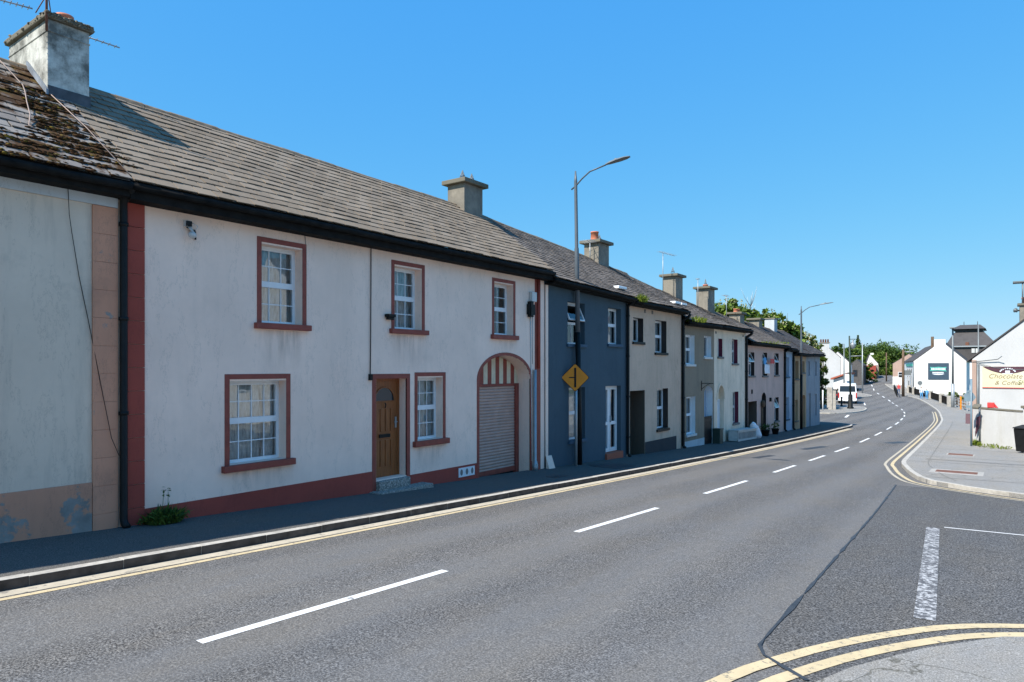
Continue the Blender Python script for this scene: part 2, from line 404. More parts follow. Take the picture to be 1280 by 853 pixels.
# film-like response of the sky: each channel of the physical sky through its own soft power curve
sep = nt.nodes.new('ShaderNodeSeparateColor'); cmb = nt.nodes.new('ShaderNodeCombineColor')
nt.links.new(sky.outputs[0], sep.inputs[0])
for i, (a, p) in enumerate(((.345, .90), (1.28, .42), (3.35, .08))):
    pw_ = nt.nodes.new('ShaderNodeMath'); pw_.operation = 'POWER'; pw_.inputs[1].default_value = p
    ml_ = nt.nodes.new('ShaderNodeMath'); ml_.operation = 'MULTIPLY'; ml_.inputs[1].default_value = a
    nt.links.new(sep.outputs[i], pw_.inputs[0]); nt.links.new(pw_.outputs[0], ml_.inputs[0]); nt.links.new(ml_.outputs[0], cmb.inputs[i])
nt.links.new(cmb.outputs[0], bg.inputs[0]); bg.inputs[1].default_value = .1
ld = bpy.data.lights.new('sun', 'SUN'); ld.energy = 3.1; ld.angle = math.radians(.53); ld.color = (1, .935, .83)
lo = bpy.data.objects.new('sun', ld); COL.objects.link(lo)
v = Vector((math.sin(SUN_AZ) * math.cos(SUN_EL), math.cos(SUN_AZ) * math.cos(SUN_EL), -math.sin(SUN_EL)))
lo.rotation_euler = v.to_track_quat('-Z', 'Y').to_euler(); lo.location = (-20, -40, 60)
cd = bpy.data.cameras.new('camera'); cam = bpy.data.objects.new('camera', cd); COL.objects.link(cam)
cd.sensor_width = 36; cd.lens = 853 / 1280 * 36; cd.shift_y = 33.5 / 1280; cd.clip_start = .05; cd.clip_end = 5000
cam.location = (0, 0, 0); cam.rotation_euler = (PI / 2, 0, TH); sc.camera = cam
sc.view_settings.view_transform = 'Standard'; sc.view_settings.look = 'None'; sc.view_settings.gamma = 1
sc.view_settings.exposure = 1.32

# ------------------------------------------------------------------ ground, road, pavements
def strip(name, ys, xl, xr, dz, mat, side=0, nx=1):
    b = MB(); vs = []; fs = []
    for Y in ys:
        a, c = xl(Y), xr(Y)
        for i in range(nx + 1): vs.append((lerp(a, c, i / nx), Y, g(Y) + dz))
    for j in range(len(ys) - 1):
        for i in range(nx):
            p = j * (nx + 1) + i; fs.append((p, p + 1, p + nx + 2, p + nx + 1))
    b.add(vs, fs)
    if side:
        n = nx + 1
        for e in (0, nx):
            for j in range(len(ys) - 1):
                p, q = vs[j * n + e], vs[(j + 1) * n + e]
                b.poly([p, q, (q[0], q[1], q[2] - side), (p[0], p[1], p[2] - side)])
    return struct(b.build(name, mat))
def frange(a, b, st):
    n = max(1, int(round((b - a) / st))); return [a + (b - a) * i / n for i in range(n + 1)]
strip('ground', frange(-150, 0, 30)[:-1] + frange(0, 200, 4) + [300, 500, 900, 1600], lambda Y: -900, lambda Y: 900, -.24, m['grass'])
CEN = [(-40, -5.27), (20, -5.3), (32, -5.4), (40, -5.65), (48, -5.95), (54, -6.2), (58, -6.4), (67, -6.98), (73, -7.55), (79.4, -8.4), (88, -9.8), (94, -10.9), (104, -12.7), (118, -15.5), (130, -18), (138, -19.2), (152, -21.5), (161, -23.2), (172, -24.2), (185, -25.2), (205, -26.5), (240, -22)]
RK = [(40, 18.2), (3, 18.55), (1.2, 18.75), (.35, 19.0), (-.24, 19.35), (-.9, 19.8), (-1.63, 20.5), (-2.15, 22.2), (-2.55, 24.3), (-2.78, 26), (-2.98, 31.6), (-3.3, 42), (-3.8, 58), (-4.35, 67), (-5.9, 83.4), (-9.3, 106), (-13.0, 121), (-16.1, 136.6), (-18.7, 150), (-19.4, 154)]
LEND = 51.5
def LK(Y): return -8.02
strip('road', frange(-60, 200, 2) + frange(205, 300, 10), lambda Y: -8.15 if Y < 49 else (-24 if Y < 120 else interp(CEN, Y) - 6), lambda Y: 45 if Y < 30 else (45 - 46 * min(1, (Y - 30) / 6) if Y < 60 else max(-1.0 - max(0, Y - 60) * .12, interp(CEN, Y) + 4)), ROAD, m['asphalt'])
rk = smooth_tab(RK[1:], .4); rk = [Vector((40, 18.2)), Vector((12, 18.35))] + rk
rkY = sorted([(p.y, p.x) for p in rk])
NK = [(-1.75, -40), (-1.7, -6), (-1.62, 0), (-1.5, 2.4), (-1.34, 4.1), (-1.13, 5.15), (-.95, 5.62), (-.7, 6.18), (-.31, 6.86), (.16, 7.46), (1.1, 8.05), (2.6, 8.5), (6, 8.8), (14, 9.0), (40, 9.2)]
nk = smooth_tab(NK, .3); nkY = sorted([(p.y, p.x) for p in nk])
# the side road's own, coarser surfacing, a sheet laid over the main carriageway up to the sealed joint
CRK = [(-1.19, 5.41), (-1.6, 5.73), (-1.69, 5.93), (-1.75, 7.59), (-1.87, 11.05), (-1.99, 14.61), (-2.21, 19.5)]
strip('side_road', frange(4.6, 19.5, .5), lambda Y: interp([(a[1], a[0]) for a in CRK], Y) if Y > 5.5 else -1.15, lambda Y: 45, ROAD + .004, m['asphalt_side'], nx=6)
lkp = [Vector((-8.02, y)) for y in frange(-40, 47, 1)] + smooth_tab([(-8.02, 47), (-8.06, 49), (-8.35, 50.6), (-9.0, 51.6), (-9.9, 51.9), (-12, 52.2), (-22, 52.5)], .3)[1:]
lkY = sorted([(p.y, p.x) for p in lkp])
strip('pavement_left', [-60, -40] + frange(0, 52, 1), lambda Y: -9.98 if Y < 48.4 else -22, lambda Y: interp(lkY, Y) - .03, 0, m['pave_left'], .2)
strip('pavement_right', [18.22, 18.4, 18.6, 18.8, 19, 19.2, 19.5, 19.8, 20.2] + frange(20.6, 154, 1.2), lambda Y: interp(rkY, Y) + .03, lambda Y: 45 if Y < 60 else interp(rkY, Y) + 14, 0, m['pave_right'], .2, 3)
strip('pavement_corner', [-40, -20, -6] + frange(-3, 9.2, .25), lambda Y: interp(nkY, Y) + .03, lambda Y: 45, 0, m['pave_right'], .2, 3)
isl = smooth_tab([(-22, 66.6), (-14, 66.9), (-12.1, 68.2), (-11.4, 70.5), (-11.2, 74.7), (-11.7, 79.5), (-12.6, 82.6), (-14.6, 84.2), (-17.1, 86.5), (-17.3, 96), (-17.6, 104), (-17.2, 108), (-15.9, 111), (-16.6, 116), (-19.8, 124), (-22.2, 136), (-25.3, 152), (-28, 170)], .6)
islY = sorted([(p.y, p.x) for p in isl])
strip('pavement_far_left', frange(66.8, 170, .8), lambda Y: -26 if Y < 130 else -32, lambda Y: interp(islY, Y) - .03, 0, m['pave_right'], .2, 2)
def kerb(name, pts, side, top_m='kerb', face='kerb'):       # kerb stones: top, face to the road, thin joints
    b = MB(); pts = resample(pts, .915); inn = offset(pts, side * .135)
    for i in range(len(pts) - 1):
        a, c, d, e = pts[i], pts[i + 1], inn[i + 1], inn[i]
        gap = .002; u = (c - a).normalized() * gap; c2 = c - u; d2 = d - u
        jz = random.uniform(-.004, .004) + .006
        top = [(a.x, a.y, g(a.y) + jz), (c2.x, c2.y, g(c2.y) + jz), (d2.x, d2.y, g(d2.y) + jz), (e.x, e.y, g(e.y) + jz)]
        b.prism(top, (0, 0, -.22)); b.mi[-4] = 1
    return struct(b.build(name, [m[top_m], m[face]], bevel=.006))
kerb('kerb_left', lkp[40:], -1, 'kerb', 'kerb_face_dirt_shade')
kerb('kerb_right', rk, 1)
kerb('kerb_corner', nk, 1, 'pave_right', 'concrete')
kerb('kerb_far_left', isl, -1)
def line(b, pts, width, dz, mi=0):
    a, c = offset(pts, width / 2), offset(pts, -width / 2)
    for i in range(len(pts) - 1):
        b.poly([(q.x, q.y, g(q.y) + ROAD + dz) for q in (c[i], c[i + 1], a[i + 1], a[i])][::-1], mi)
b = MB(); line(b, resample(offset([Vector((-8.02, y)) for y in frange(-20, 47, 1)], .315), 1), .085, .004)
rkl = [p for p in resample(rk, .3) if p.y < 78]
line(b, offset(rkl, -.25), .1, .010)
line(b, offset(resample(nk, .25), -.52), .12, .010); line(b, offset(resample(nk, .25), -.28), .12, .010)
struct(b.build('yellow_lines', m['yellow_line']))
b = MB(); line(b, resample(offset([Vector((-8.02, y)) for y in frange(-20, 47, 1)], .135), 1), .19, .004)
line(b, offset(rkl, -.45), .08, .010)
struct(b.build('faded_yellow_lines', m['yellow_pale']))
b = MB(); cen = [Vector((interp(CEN, y), y)) for y in frange(-40, 230, .5)]
for y0, y1 in [(-3.0, 0.0), (2.94, 5.98), (8.9, 11.83), (14.68, 17.52), (20.14, 22.55), (24.65, 27.04), (29.2, 32.17), (35.5, 38.8), (41.6, 45.0), (48.1, 51.5), (54.3, 58), (61, 64), (67.2, 70), (73, 76), (79.4, 82), (88, 91), (94, 97), (100, 104), (110, 114), (120, 124), (132, 138), (146, 152), (160, 166)]:
    line(b, [p for p in cen if y0 - .26 <= p.y <= y1 + .26], .105 if y0 < 100 else .16, .004)
line(b, [Vector((-.83, 13.63)), Vector((.25, 13.76)), Vector((9, 14.6))], .06, .010)
struct(b.build('centre_line', m['white_line']))
b = MB(); line(b, [Vector(p) for p in ((-.98, 13.45), (-.86, 11.5), (-.74, 9.5), (-.63, 7.7))], .19, .010)
b.add([], [])
struct(b.build('stop_line', m['white_worn']))
b = MB(); line(b, [Vector((interp([(-2.5, 70.5), (-12, 70.6)], 0) if 0 else x, y)) for x, y in ((-10.7, 62), (-11.2, 66.3))], .2, .004)
line(b, [Vector((-13.2, 88.6)), Vector((-14.2, 94.5))], .15, .004)
struct(b.build('bay_line', m['white_line']))
b = MB(); cp = smooth_tab(CRK, .25)
a_ = offset(cp, .024); c_ = offset(cp, -.024)
for i in range(len(cp) - 1):
    f0 = .65 + 1.1 * mnoise.noise(Vector((cp[i].y * 3, 0, 0))); f1 = .65 + 1.1 * mnoise.noise(Vector((cp[i + 1].y * 3, 0, 0)))
    q = [cp[i] + (c_[i] - cp[i]) * f0, cp[i + 1] + (c_[i + 1] - cp[i + 1]) * f1, cp[i + 1] + (a_[i + 1] - cp[i + 1]) * f1, cp[i] + (a_[i] - cp[i]) * f0]
    b.poly([(p.x, p.y, g(p.y) + ROAD + .013) for p in q][::-1])
struct(b.build('tar_joint', m['tar']))

b = MB()                                    # repaired strips in the carriageway
for pts, w_ in (([(-6.6, 29.2), (-6.25, 31.6)], .35), ([(-7.0, 24.0), (-6.8, 25.5)], .25), ([(-4.4, 36.0), (-3.9, 37.6)], .5), ([(-9.6, 112.0), (-11.5, 113.0)], .9)):
    line(b, [Vector(p) for p in pts], w_, .004)
struct(b.build('road_patch', m['tar']))
b = MB()
def pline(pts, w_): 
    a, c = offset(pts, w_ / 2), offset(pts, -w_ / 2)
    for i in range(len(pts) - 1): b.poly([(q.x, q.y, g(q.y) + .004) for q in (a[i], a[i + 1], c[i + 1], c[i])])
for y in (21.3, 26.2, 28.6, 33.0, 40, 46): pline([Vector((interp(rkY, y) + .2, y)), Vector((.2, y + .25)), Vector((7, y + .6))], .05)
pline([Vector((interp(rkY, y) + .75, y)) for y in frange(20.8, 60, 1)], .04)
struct(b.build('pavement_joints', m['trench']))
b = MB(); pline([Vector((x, 27.4 + .02 * x)) for x in (-2.2, 0, 3, 9)], .35); struct(b.build('trench_repair', m['trench']))
# ------------------------------------------------------------------ house parts
def arch_pts(y0, y1, zs, zt, n=14):
    c, r = (y0 + y1) / 2, (y1 - y0) / 2
    return [(c - r * math.cos(PI * i / n), zs + (zt - zs) * math.sin(PI * i / n)) for i in range(n + 1)]
def front_wall(b, Y0, Y1, zt0, zt1, ops, zb=-4.6, mi=0, X=FX):
    """ops: list of dicts y0,y1,z0,z1,dep, optional zs (arch springing), rmi (reveal material), back (material of a closing wall)"""
    top = lambda y: lerp(zt0, zt1, (y - Y0) / (Y1 - Y0))
    ys = sorted({Y0, Y1, *[o['y0'] for o in ops], *[o['y1'] for o in ops]})
    zs = sorted({zb, *[o['z0'] for o in ops], *[o['z1'] for o in ops]}) + ['T']
    for a, c in zip(ys, ys[1:]):
        for e, f in zip(zs, zs[1:]):
            ym = (a + c) / 2; zm = (e + (f if f != 'T' else e + .02)) / 2
            if f != 'T' and any(o['y0'] < ym < o['y1'] and o['z0'] < zm < o['z1'] for o in ops): continue
            f0, f1 = (top(a), top(c)) if f == 'T' else (f, f)
            b.poly([(X, a, e), (X, c, e), (X, c, f1), (X, a, f0)], mi)
    for o in ops:
        r = o.get('rmi', mi); d = X - o.get('dep', .17); y0, y1, z0, z1 = o['y0'], o['y1'], o['z0'], o['z1']
        if 'zs' in o:
            P = arch_pts(y0, y1, o['zs'], z1); h = len(P) // 2
            b.poly([(X, y0, z1)] + [(X, *p) for p in P[:h + 1]][::-1], mi); b.poly([(X, y1, z1)] + [(X, *p) for p in P[h:]][::-1], mi)
            for p, q in zip(P, P[1:]): b.poly([(X, *p), (X, *q), (d, *q), (d, *p)], r)
            zz = o['zs']
        else:
            b.poly([(X, y0, z1), (X, y1, z1), (d, y1, z1), (d, y0, z1)], r); zz = z1
        b.poly([(X, y0, z0), (d, y0, z0), (d, y0, zz), (X, y0, zz)], r); b.poly([(X, y1, z0), (X, y1, zz), (d, y1, zz), (d, y1, z0)], r)
        b.poly([(X, y0, z0), (X, y1, z0), (d, y1, z0), (d, y0, z0)], r)
        if 'back' in o:
            b.poly([(d, y0, z0), (d, y1, z0), (d, y1, z1), (d, y0, z1)], o['back'])
BACK = -14.5; RX = -12.2; EX = -9.57
def slates(Y0, Y1, e0, e1, r0, r1, wd, ex, sag=0., seed=1, wob=.004, x0=EX, x1=RX):
    R = random.Random(seed); b = MB()
    L = math.hypot(x0 - x1, (r0 + r1 - e0 - e1) / 2); n = int(round(L / ex)); ex = L / n
    def P(y, vv, lift):
        t = (y - Y0) / (Y1 - Y0); vv = vv / L
        z = lerp(lerp(e0, e1, t), lerp(r0, r1, t), vv) - sag * math.sin(PI * vv) * (.6 + .4 * math.sin(y * 1.3 + seed)) + sag * .8 * mnoise.noise(Vector((y * .5, vv * 2, seed)))
        return (lerp(x0, x1, vv) + lift * .6, y, z + lift * .8)
    for i in range(n):
        y = Y0 - (wd / 2 if i % 2 else 0)
        while y < Y1:
            a, c = max(Y0, y + .008), min(Y1, y + wd - .008)
            if c - a > .02:
                j = R.uniform(-1, 1) * wob; v0 = i * ex + j * 2 - (.0 if i else .03); v1 = min(L, (i + 1) * ex + .02)
                lf = .024 + R.uniform(-1, 1) * wob; t1 = R.uniform(-1, 1) * wob * .6
                p = [P(a, v0, lf + t1), P(c, v0, lf - t1), P(c, v1, .006), P(a, v1, .006)]
                q = [P(a, v0, lf - .013 + t1), P(c, v0, lf - .013 - t1), P(c, v1, -.01), P(a, v1, -.01)]
                b.add(p + q, [(0, 1, 2, 3), (0, 4, 5, 1), (1, 5, 6, 2), (0, 3, 7, 4)])
            y += wd
    ns = 12
    for i in range(ns):
        ya, yb = lerp(Y0, Y1, i / ns), lerp(Y0, Y1, (i + 1) / ns)
        for q in range(4):
            v0, v1 = L * q / 4, L * (q + 1) / 4
            b.poly([P(ya, v0, -.02), P(yb, v0, -.02), P(yb, v1, -.02), P(ya, v1, -.02)])
    return b
def ridge_tiles(Y0, Y1, r0, r1, sag=0.):
    b = MB(); y = Y0; n = int((Y1 - Y0) / .45); d = (Y1 - Y0) / n
    for i in range(n):
        a, c = Y0 + i * d, Y0 + (i + 1) * d - .01
        za, zc = lerp(r0, r1, (a - Y0) / (Y1 - Y0)), lerp(r0, r1, (c - Y0) / (Y1 - Y0))
        j = random.uniform(-.008, .008)
        if sag: za += sag * .8 * mnoise.noise(Vector((a * .5, 2, sag))) ; zc += sag * .8 * mnoise.noise(Vector((c * .5, 2, sag)))
        pr = [(-.11, -.07), (-.08, -.012), (-.03, .022), (.03, .022), (.08, -.012), (.11, -.07)]
        b.prism([(RX + x, a, za + z + j) for x, z in pr], (0, c - a, zc - za))
    return b
def house(name, label, Y0, Y1, ze, zr, wall, ops, roofmat, wd=.26, ex=.165, sag=.03, seed=1, gut='black', fas=.16, extra_mats=(), wob=.005):
    """ze, zr: (start, end) heights of wall head and ridge"""
    Y1 -= .006
    root = thing(name, (FX, (Y0 + Y1) / 2, g((Y0 + Y1) / 2)), label, 'house', 'terraced houses down the left side of the street')
    b = MB(); front_wall(b, Y0, Y1, ze[0], ze[1], ops)
    for Y, e, r in ((Y0, ze[0], zr[0]), (Y1, ze[1], zr[1])):
        b.poly([(FX, Y, -4.6), (FX, Y, e), (RX, Y, r - .06), (BACK, Y, e), (BACK, Y, -4.6)])
    b.poly([(BACK, Y0, -4.6), (BACK, Y1, -4.6), (BACK, Y1, ze[1]), (BACK, Y0, ze[0])])
    b.build('wall', [wall] + list(extra_mats), root)
    el = .07
    rb = slates(Y0, Y1, ze[0] + el, ze[1] + el, zr[0], zr[1], wd, ex, sag, seed, wob)
    rb.poly([(RX, Y0, zr[0] - .01), (RX, Y1, zr[1] - .01), (BACK - .3, Y1, ze[1] + .02), (BACK - .3, Y0, ze[0] + .02)])
    roof = rb.build('roof', roofmat, root)
    ridge_tiles(Y0, Y1, zr[0], zr[1], sag).build('ridge_tiles', m['ridge'], roof)
    b = MB(); hx = EX - .05
    f0, f1 = ze[0] - .02, ze[1] - .02
    vs = []
    for Y, f in ((Y0, f0), (Y1, f1)):
        vs += [(hx, Y, f - fas + .07), (hx, Y, f + .084), (hx - .02, Y, f + .084), (hx - .02, Y, f - fas + .09), (FX - .005, Y, f - fas + .09), (FX - .005, Y, f - fas + .07)]
    b.add(vs, [(i, (i + 1) % 6, 6 + (i + 1) % 6, 6 + i) for i in range(6)] + [(0, 1, 2, 3), (0, 3, 4, 5), (6, 9, 8, 7), (6, 11, 10, 9)])
    b.build('fascia', m['black_matt'], root)
    b = MB(); b.tube([(EX + .0, lerp(Y0, Y1, i / 8), lerp(f0, f1, i / 8) - .005 + .008 * math.sin(i * 2.1 + seed)) for i in range(9)], .055, 8)
    b.build('gutter', m['black_matt'], root)
    return root, roof
def rect_ring(b, X0, X1, y0, y1, z0, z1, t, mi=0, bottom=True):
    b.box(X0, X1, y0, y0 + t, z0, z1, mi); b.box(X0, X1, y1 - t, y1, z0, z1, mi); b.box(X0, X1, y0 + t, y1 - t, z1 - t, z1, mi)
    if bottom: b.box(X0, X1, y0 + t, y1 - t, z0, z0 + t, mi)
def curtain(root, X, y0, y1, z0, z1, mat, part='curtain', gather=0., amp=.025, seed=0):
    b = MB(); n = max(10, int((y1 - y0) / .03)); vs = []; R = random.Random(seed); ph = R.uniform(0, 6)
    for j in range(7):
        t = j / 6; z = lerp(z0, z1, t); sh = gather * (1 - (2 * t - .9) ** 2)
        for i in range(n + 1):
            s = i / n
            vs.append((X + amp * math.sin(s * (y1 - y0) * 46 + ph + .6 * math.sin(s * 9 + t)), lerp(y0, y1 - sh if gather > 0 else y1, s) if gather >= 0 else lerp(y0 - sh, y1, s), z))
    b.add(vs, [(j * (n + 1) + i, j * (n + 1) + i + 1, (j + 1) * (n + 1) + i + 1, (j + 1) * (n + 1) + i) for j in range(6) for i in range(n)], 0, True)
    return b.build(part, mat, root)
def window(root, y0, y1, z0, z1, dep=.17, fr='white_pvc', split=.5, nx=1, ny=(1, 1), tilt=False, sill='sill_grey', sill_h=.09, sill_o=.06, trim=None, curt='lace', drape=0, fw=.05, seed=0, X=FX, label=None):
    xf = X - dep; b = MB()
    rect_ring(b, xf - .06, xf, y0, y1, z0, z1, fw)
    zm = lerp(z0, z1, split) if split else None
    a, c = y0 + fw, y1 - fw
    def bars(bb, xa, xb, ya, yb, za, zb, nx_, ny_, wq=.016):
        for i in range(1, nx_): yy = lerp(ya, yb, i / nx_); bb.box(xa, xb, yy - wq / 2, yy + wq / 2, za, zb)
        for i in range(1, ny_): zz = lerp(za, zb, i / ny_); bb.box(xa + .001, xb - .001, ya, yb, zz - wq / 2, zz + wq / 2)
    if zm is not None:
        b.box(xf - .06, xf + .012, a, c, zm - .035, zm + .035)
        secs = [(z0 + fw, zm - .035, ny[1]), (zm + .035, z1 - fw, ny[0])]
        if not tilt:
            rect_ring(b, xf - .05, xf + .010, a - .006, c + .006, zm + .035, z1 - fw + .006, .028)
    else: secs = [(z0 + fw, z1 - fw, ny[0])]
    for i, (za, zb, nn) in enumerate(secs):
        if tilt and i == 1: continue
        bars(b, xf - .032, xf - .008, a, c, za, zb, nx, nn)
    win = b.build('window', m[fr], root)
    if label: win['label'] = label
    gb = MB()
    for i, (za, zb, nn) in enumerate(secs):
        if tilt and i == 1: continue
        gb.poly([(xf - .02, a, za), (xf - .02, c, za), (xf - .02, c, zb), (xf - .02, a, zb)])
    gb.build('glass', m['glass'], win)
    if tilt:                                # top vent hinged at the head, pushed out
        za, zb, _ = secs[1]; ang = math.radians(24); M = Matrix.Translation((xf, 0, zb)) @ Matrix.Rotation(ang, 4, 'Y') @ Matrix.Translation((-xf, 0, -zb))
        sb = MB(); t = .04
        for bx in ((a, a + t, za, zb), (c - t, c, za, zb), (a + t, c - t, zb - t, zb), (a + t, c - t, za, za + t)): sb.box(xf - .03, xf + .01, *bx, 0, Matrix.Translation((xf, 0, zb)) @ Matrix.Rotation(-ang, 4, 'Y') @ Matrix.Translation((-xf, 0, -zb)))
        MM = Matrix.Translation((xf, 0, zb)) @ Matrix.Rotation(-ang, 4, 'Y') @ Matrix.Translation((-xf, 0, -zb))
        sb.add([MM @ Vector(p) for p in ((xf - .01, a + t, za + t), (xf - .01, c - t, za + t), (xf - .01, c - t, zb - t), (xf - .01, a + t, zb - t))], [(0, 1, 2, 3)], 1)
        sb.build('open_vent', [m[fr], m['glass']], win)
    if curt:
        curtain(win, xf - .14, a - .05, c + .05, z0 - .03, z1 + .02, m[curt], 'net_curtain', seed=seed, amp=.018)
    if drape:
        curtain(win, xf - .10, a - .04, a + (c - a) * .3, z0, z1, m['curtain'], 'curtain', gather=.1, seed=seed + 5)
        curtain(win, xf - .10, c - (c - a) * .3, c + .04, z0, z1, m['curtain'], 'curtain', gather=-.1, seed=seed + 9)
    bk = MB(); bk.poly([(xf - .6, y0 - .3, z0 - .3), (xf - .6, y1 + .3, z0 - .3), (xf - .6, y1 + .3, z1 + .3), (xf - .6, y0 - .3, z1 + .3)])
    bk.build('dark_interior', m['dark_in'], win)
    if sill:
        s = MB(); e_ = .14 if trim else .06; s.box(X - dep + .01, X + sill_o + (.03 if trim else 0), y0 - e_, y1 + e_, z0 - sill_h, z0 - .003)
        s.build('sill', m[sill], win, bevel=.008)
    if trim:
        t = MB(); rect_ring(t, X - .03, X + .012, y0 - .085, y1 + .085, z0 - .003, z1 + .11, .082, 0, False)
        t.build('surround', m[trim], win, bevel=.004)
    return win
def chimney(roof, xc, yc, wx, wy, zb, zt, mat='chim_grey', cap='chim_cap', ov=.07, caph=.09, pots=(), cowls=(), band=True):
    b = MB(); b.box(xc - wx / 2, xc + wx / 2, yc - wy / 2, yc + wy / 2, zb, zt)
    if band: b.box(xc - wx / 2 - .012, xc + wx / 2 + .012, yc - wy / 2 - .012, yc + wy / 2 + .012, zt - .19, zt - .165)
    ch = b.build('chimney', m[mat], roof, bevel=.012)
    b = MB(); b.box(xc - wx / 2 - ov, xc + wx / 2 + ov, yc - wy / 2 - ov, yc + wy / 2 + ov, zt + .001, zt + caph)
    b.build('chimney_cap', m[cap], roof, bevel=.015)
    for (dx, dy, r, h) in pots:
        p = MB(); p.lathe((xc + dx, yc + dy, zt + caph), [(r * 1.05, 0), (r, .02), (r * .92, h - .05), (r * 1.02, h - .045), (r * 1.02, h), (r * .8, h), (r * .78, h - .1)], 16)
        p.build('chimney_pot', m['terracotta'], roof)
    for (dx, dy, r, h) in cowls:
        p = MB(); c = Vector((xc + dx, yc + dy, zt + caph))
        for q in range(8):
            t = 2 * PI * q / 8; p.tube([c + Vector((r * math.cos(t), r * math.sin(t), 0)), c + Vector((0, 0, h))], .009, 5)
        for f in (.0, .45): p.tube([c + Vector((r * (1 - f) * math.cos(2 * PI * q / 12), r * (1 - f) * math.sin(2 * PI * q / 12), h * f + .01)) for q in range(13)], .009, 5)
        p.build('chimney_cowl', m['steel'], roof)
    return ch
def aerial(roof, base, h, boom, el=8, span=.35, name='aerial'):
    b = MB(); base = Vector(base); top = base + Vector((0, 0, h)); d = Vector(boom)
    b.tube([base, top], .016, 6); b.tube([top - d * .25, top + d * .75], .010, 5)
    n = d.normalized().cross(Vector((0, 0, 1)))
    for i in range(el):
        p = top + d * (-.2 + .92 * i / (el - 1)); b.tube([p - n * span / 2 + Vector((0, 0, .012)), p + n * span / 2 + Vector((0, 0, .012))], .005, 4)
    return b.build(name, m['galv'], roof)
def downpipe(root, Y, z1, z0, r=.045, mat='black', X=FX + .065, shoe=True):
    b = MB(); pts = [(EX + .01, Y, z1 + .06), (EX - .06, Y, z1 - .04), (X, Y, z1 - .16), (X, Y, z1 - .3), (X, Y, z0 + .12)]
    if shoe: pts += [(X + .03, Y, z0 + .05), (X + .1, Y, z0 + .02)]
    b.tube(pts, r, 10)
    z = z1 - .5
    while z > z0 + .3: b.tube([(X, Y, z), (X, Y, z + .05)], r * 1.25, 10); z -= 1.3
    return b.build('downpipe', m[mat], root)

# ================================================================== house with mossy roof, far left
h0, roof0 = house('mossy_house', 'grey rendered house with flaking peach corner and thick moss on its roof', -1.5, 4.475, (2.47, 2.47), (4.62, 4.62), m['wall_grey'], [], m['slate_mossy'], .3, .21, .02, 3, fas=.2, wob=.009)
b = MB(); b.box(FX, FX + .035, -1.5, 4.43, 2.19, 2.40); b.build('frieze', m['frieze'], h0, bevel=.006)
b = MB(); z = 2.185
while z > -2.7:
    b.box(FX, FX + .03, 4.11, 4.43, z - .3765, z - .0005); z -= .378
b.build('corner_pilaster', m['peach'], h0, bevel=.004)
b = MB(); b.box(FX, FX + .022, -1.5, 4.105, -2.9, -1.53); b.build('plinth', m['peach_low'], h0, bevel=.004)
b = MB(); b.tube([(FX + .05, 3.80, 2.40), (FX + .045, 3.82, 2.0), (FX + .02, 3.86, 1.77), (FX + .012, 3.95, 1.2), (FX + .012, 4.06, .64), (FX + .04, 4.2, -.2), (FX + .06, 4.33, -.95), (FX + .08, 4.42, -1.2)], .0045, 5); b.build('cable', m['black'], h0)
# moss cushions growing on the slates
b = MB(); R = random.Random(5)
for i in range(5200):
    y = R.uniform(1.6, 4.75); t = R.random() ** 1.2
    n_ = mnoise.noise(Vector((y * 1.1, t * 3.2, 2))) + .35 * mnoise.noise(Vector((y * 4, t * 9, 5)))
    if n_ < -.10 + max(0, y - 4.2) * .7 + (.22 if t > .6 else 0): continue
    t = round(t * 15.5) / 15.5 + R.uniform(-.012, .02)
    x = lerp(EX, RX, t); zz = lerp(2.54, 4.62, t) + .02
    r = R.uniform(.010, .034)
    b.blob((x, y, zz - .01), r, 0, .4, 0, (1.3, 1.6, .55))
o = b.build('moss', m['moss'], roof0); o['kind'] = 'stuff'
chimney(roof0, -12.2, 4.435, 1.5, .57, 3.6, 5.16, 'chim_light', 'chim_cap', .05, .09, pots=((.38, .08, .125, .2), (-.3, .05, .125, .22)))
b = MB(); b.box(-11.44, -11.42, 4.145, 4.725, 3.98, 4.17)
b.build('lead_flashing', m['lead_dark'], roof0)
b = MB(); vs = []
b.prism([(-11.40, 4.145, 4.10), (-11.40, 4.145, 4.02), (-12.15, 4.145, 4.60), (-12.15, 4.145, 4.70)], (0, -.03, 0)); b.build('lead_flashing', m['lead'], roof0)
R = random.Random(3); b = MB()
for i in range(420):
    u, v_ = R.uniform(-12.98, -11.42), R.choice((-1, 1)) * (.335 - abs(R.gauss(0, .05)))
    if R.random() < .35: u, v_ = -11.41 + R.uniform(-.05, .02), R.uniform(-.32, .32)
    b.blob((u, 4.435 + v_, 5.25 - R.random() * .07), R.uniform(.010, .030), 0, .5, 0, (1.5, 1.2, .8))
o = b.build('cap_lichen', m['chim_cap'], roof0); o['kind'] = 'stuff'
b = MB(); b.tube([(-11.40, 4.12, 4.95), (-11.40, 4.12, 6.1)], .018, 6); b.tube([(-11.38, 4.13, 5.5), (-11.7, 4.3, 5.24)], .008, 5); b.tube([(-11.38, 4.13, 5.5), (-11.6, 4.05, 5.24)], .008, 5); b.build('aerial_mast', m['rust'], roof0)
def yagi(parent, c, d, n, span):
    b = MB(); c = Vector(c); d = Vector(d); nn = d.normalized().cross(Vector((0, 0, 1)))
    b.tube([c, c + d], .012, 5)
    for i in range(n):
        p = c + d * (i + .3) / n; b.tube([p - nn * span / 2, p + nn * span / 2], .006, 4)
    b.build('aerial', m['galv'], parent)
p1 = px(-6, 20, 3.85); p2 = px(27, 12, 4.0)
yagi(roof0, (-11.6, 3.35, 5.21), (.12, .62, .02), 9, .16)
yagi(roof0, (-12.3, 4.95, 5.47), (.1, .55, -.03), 6, .14)
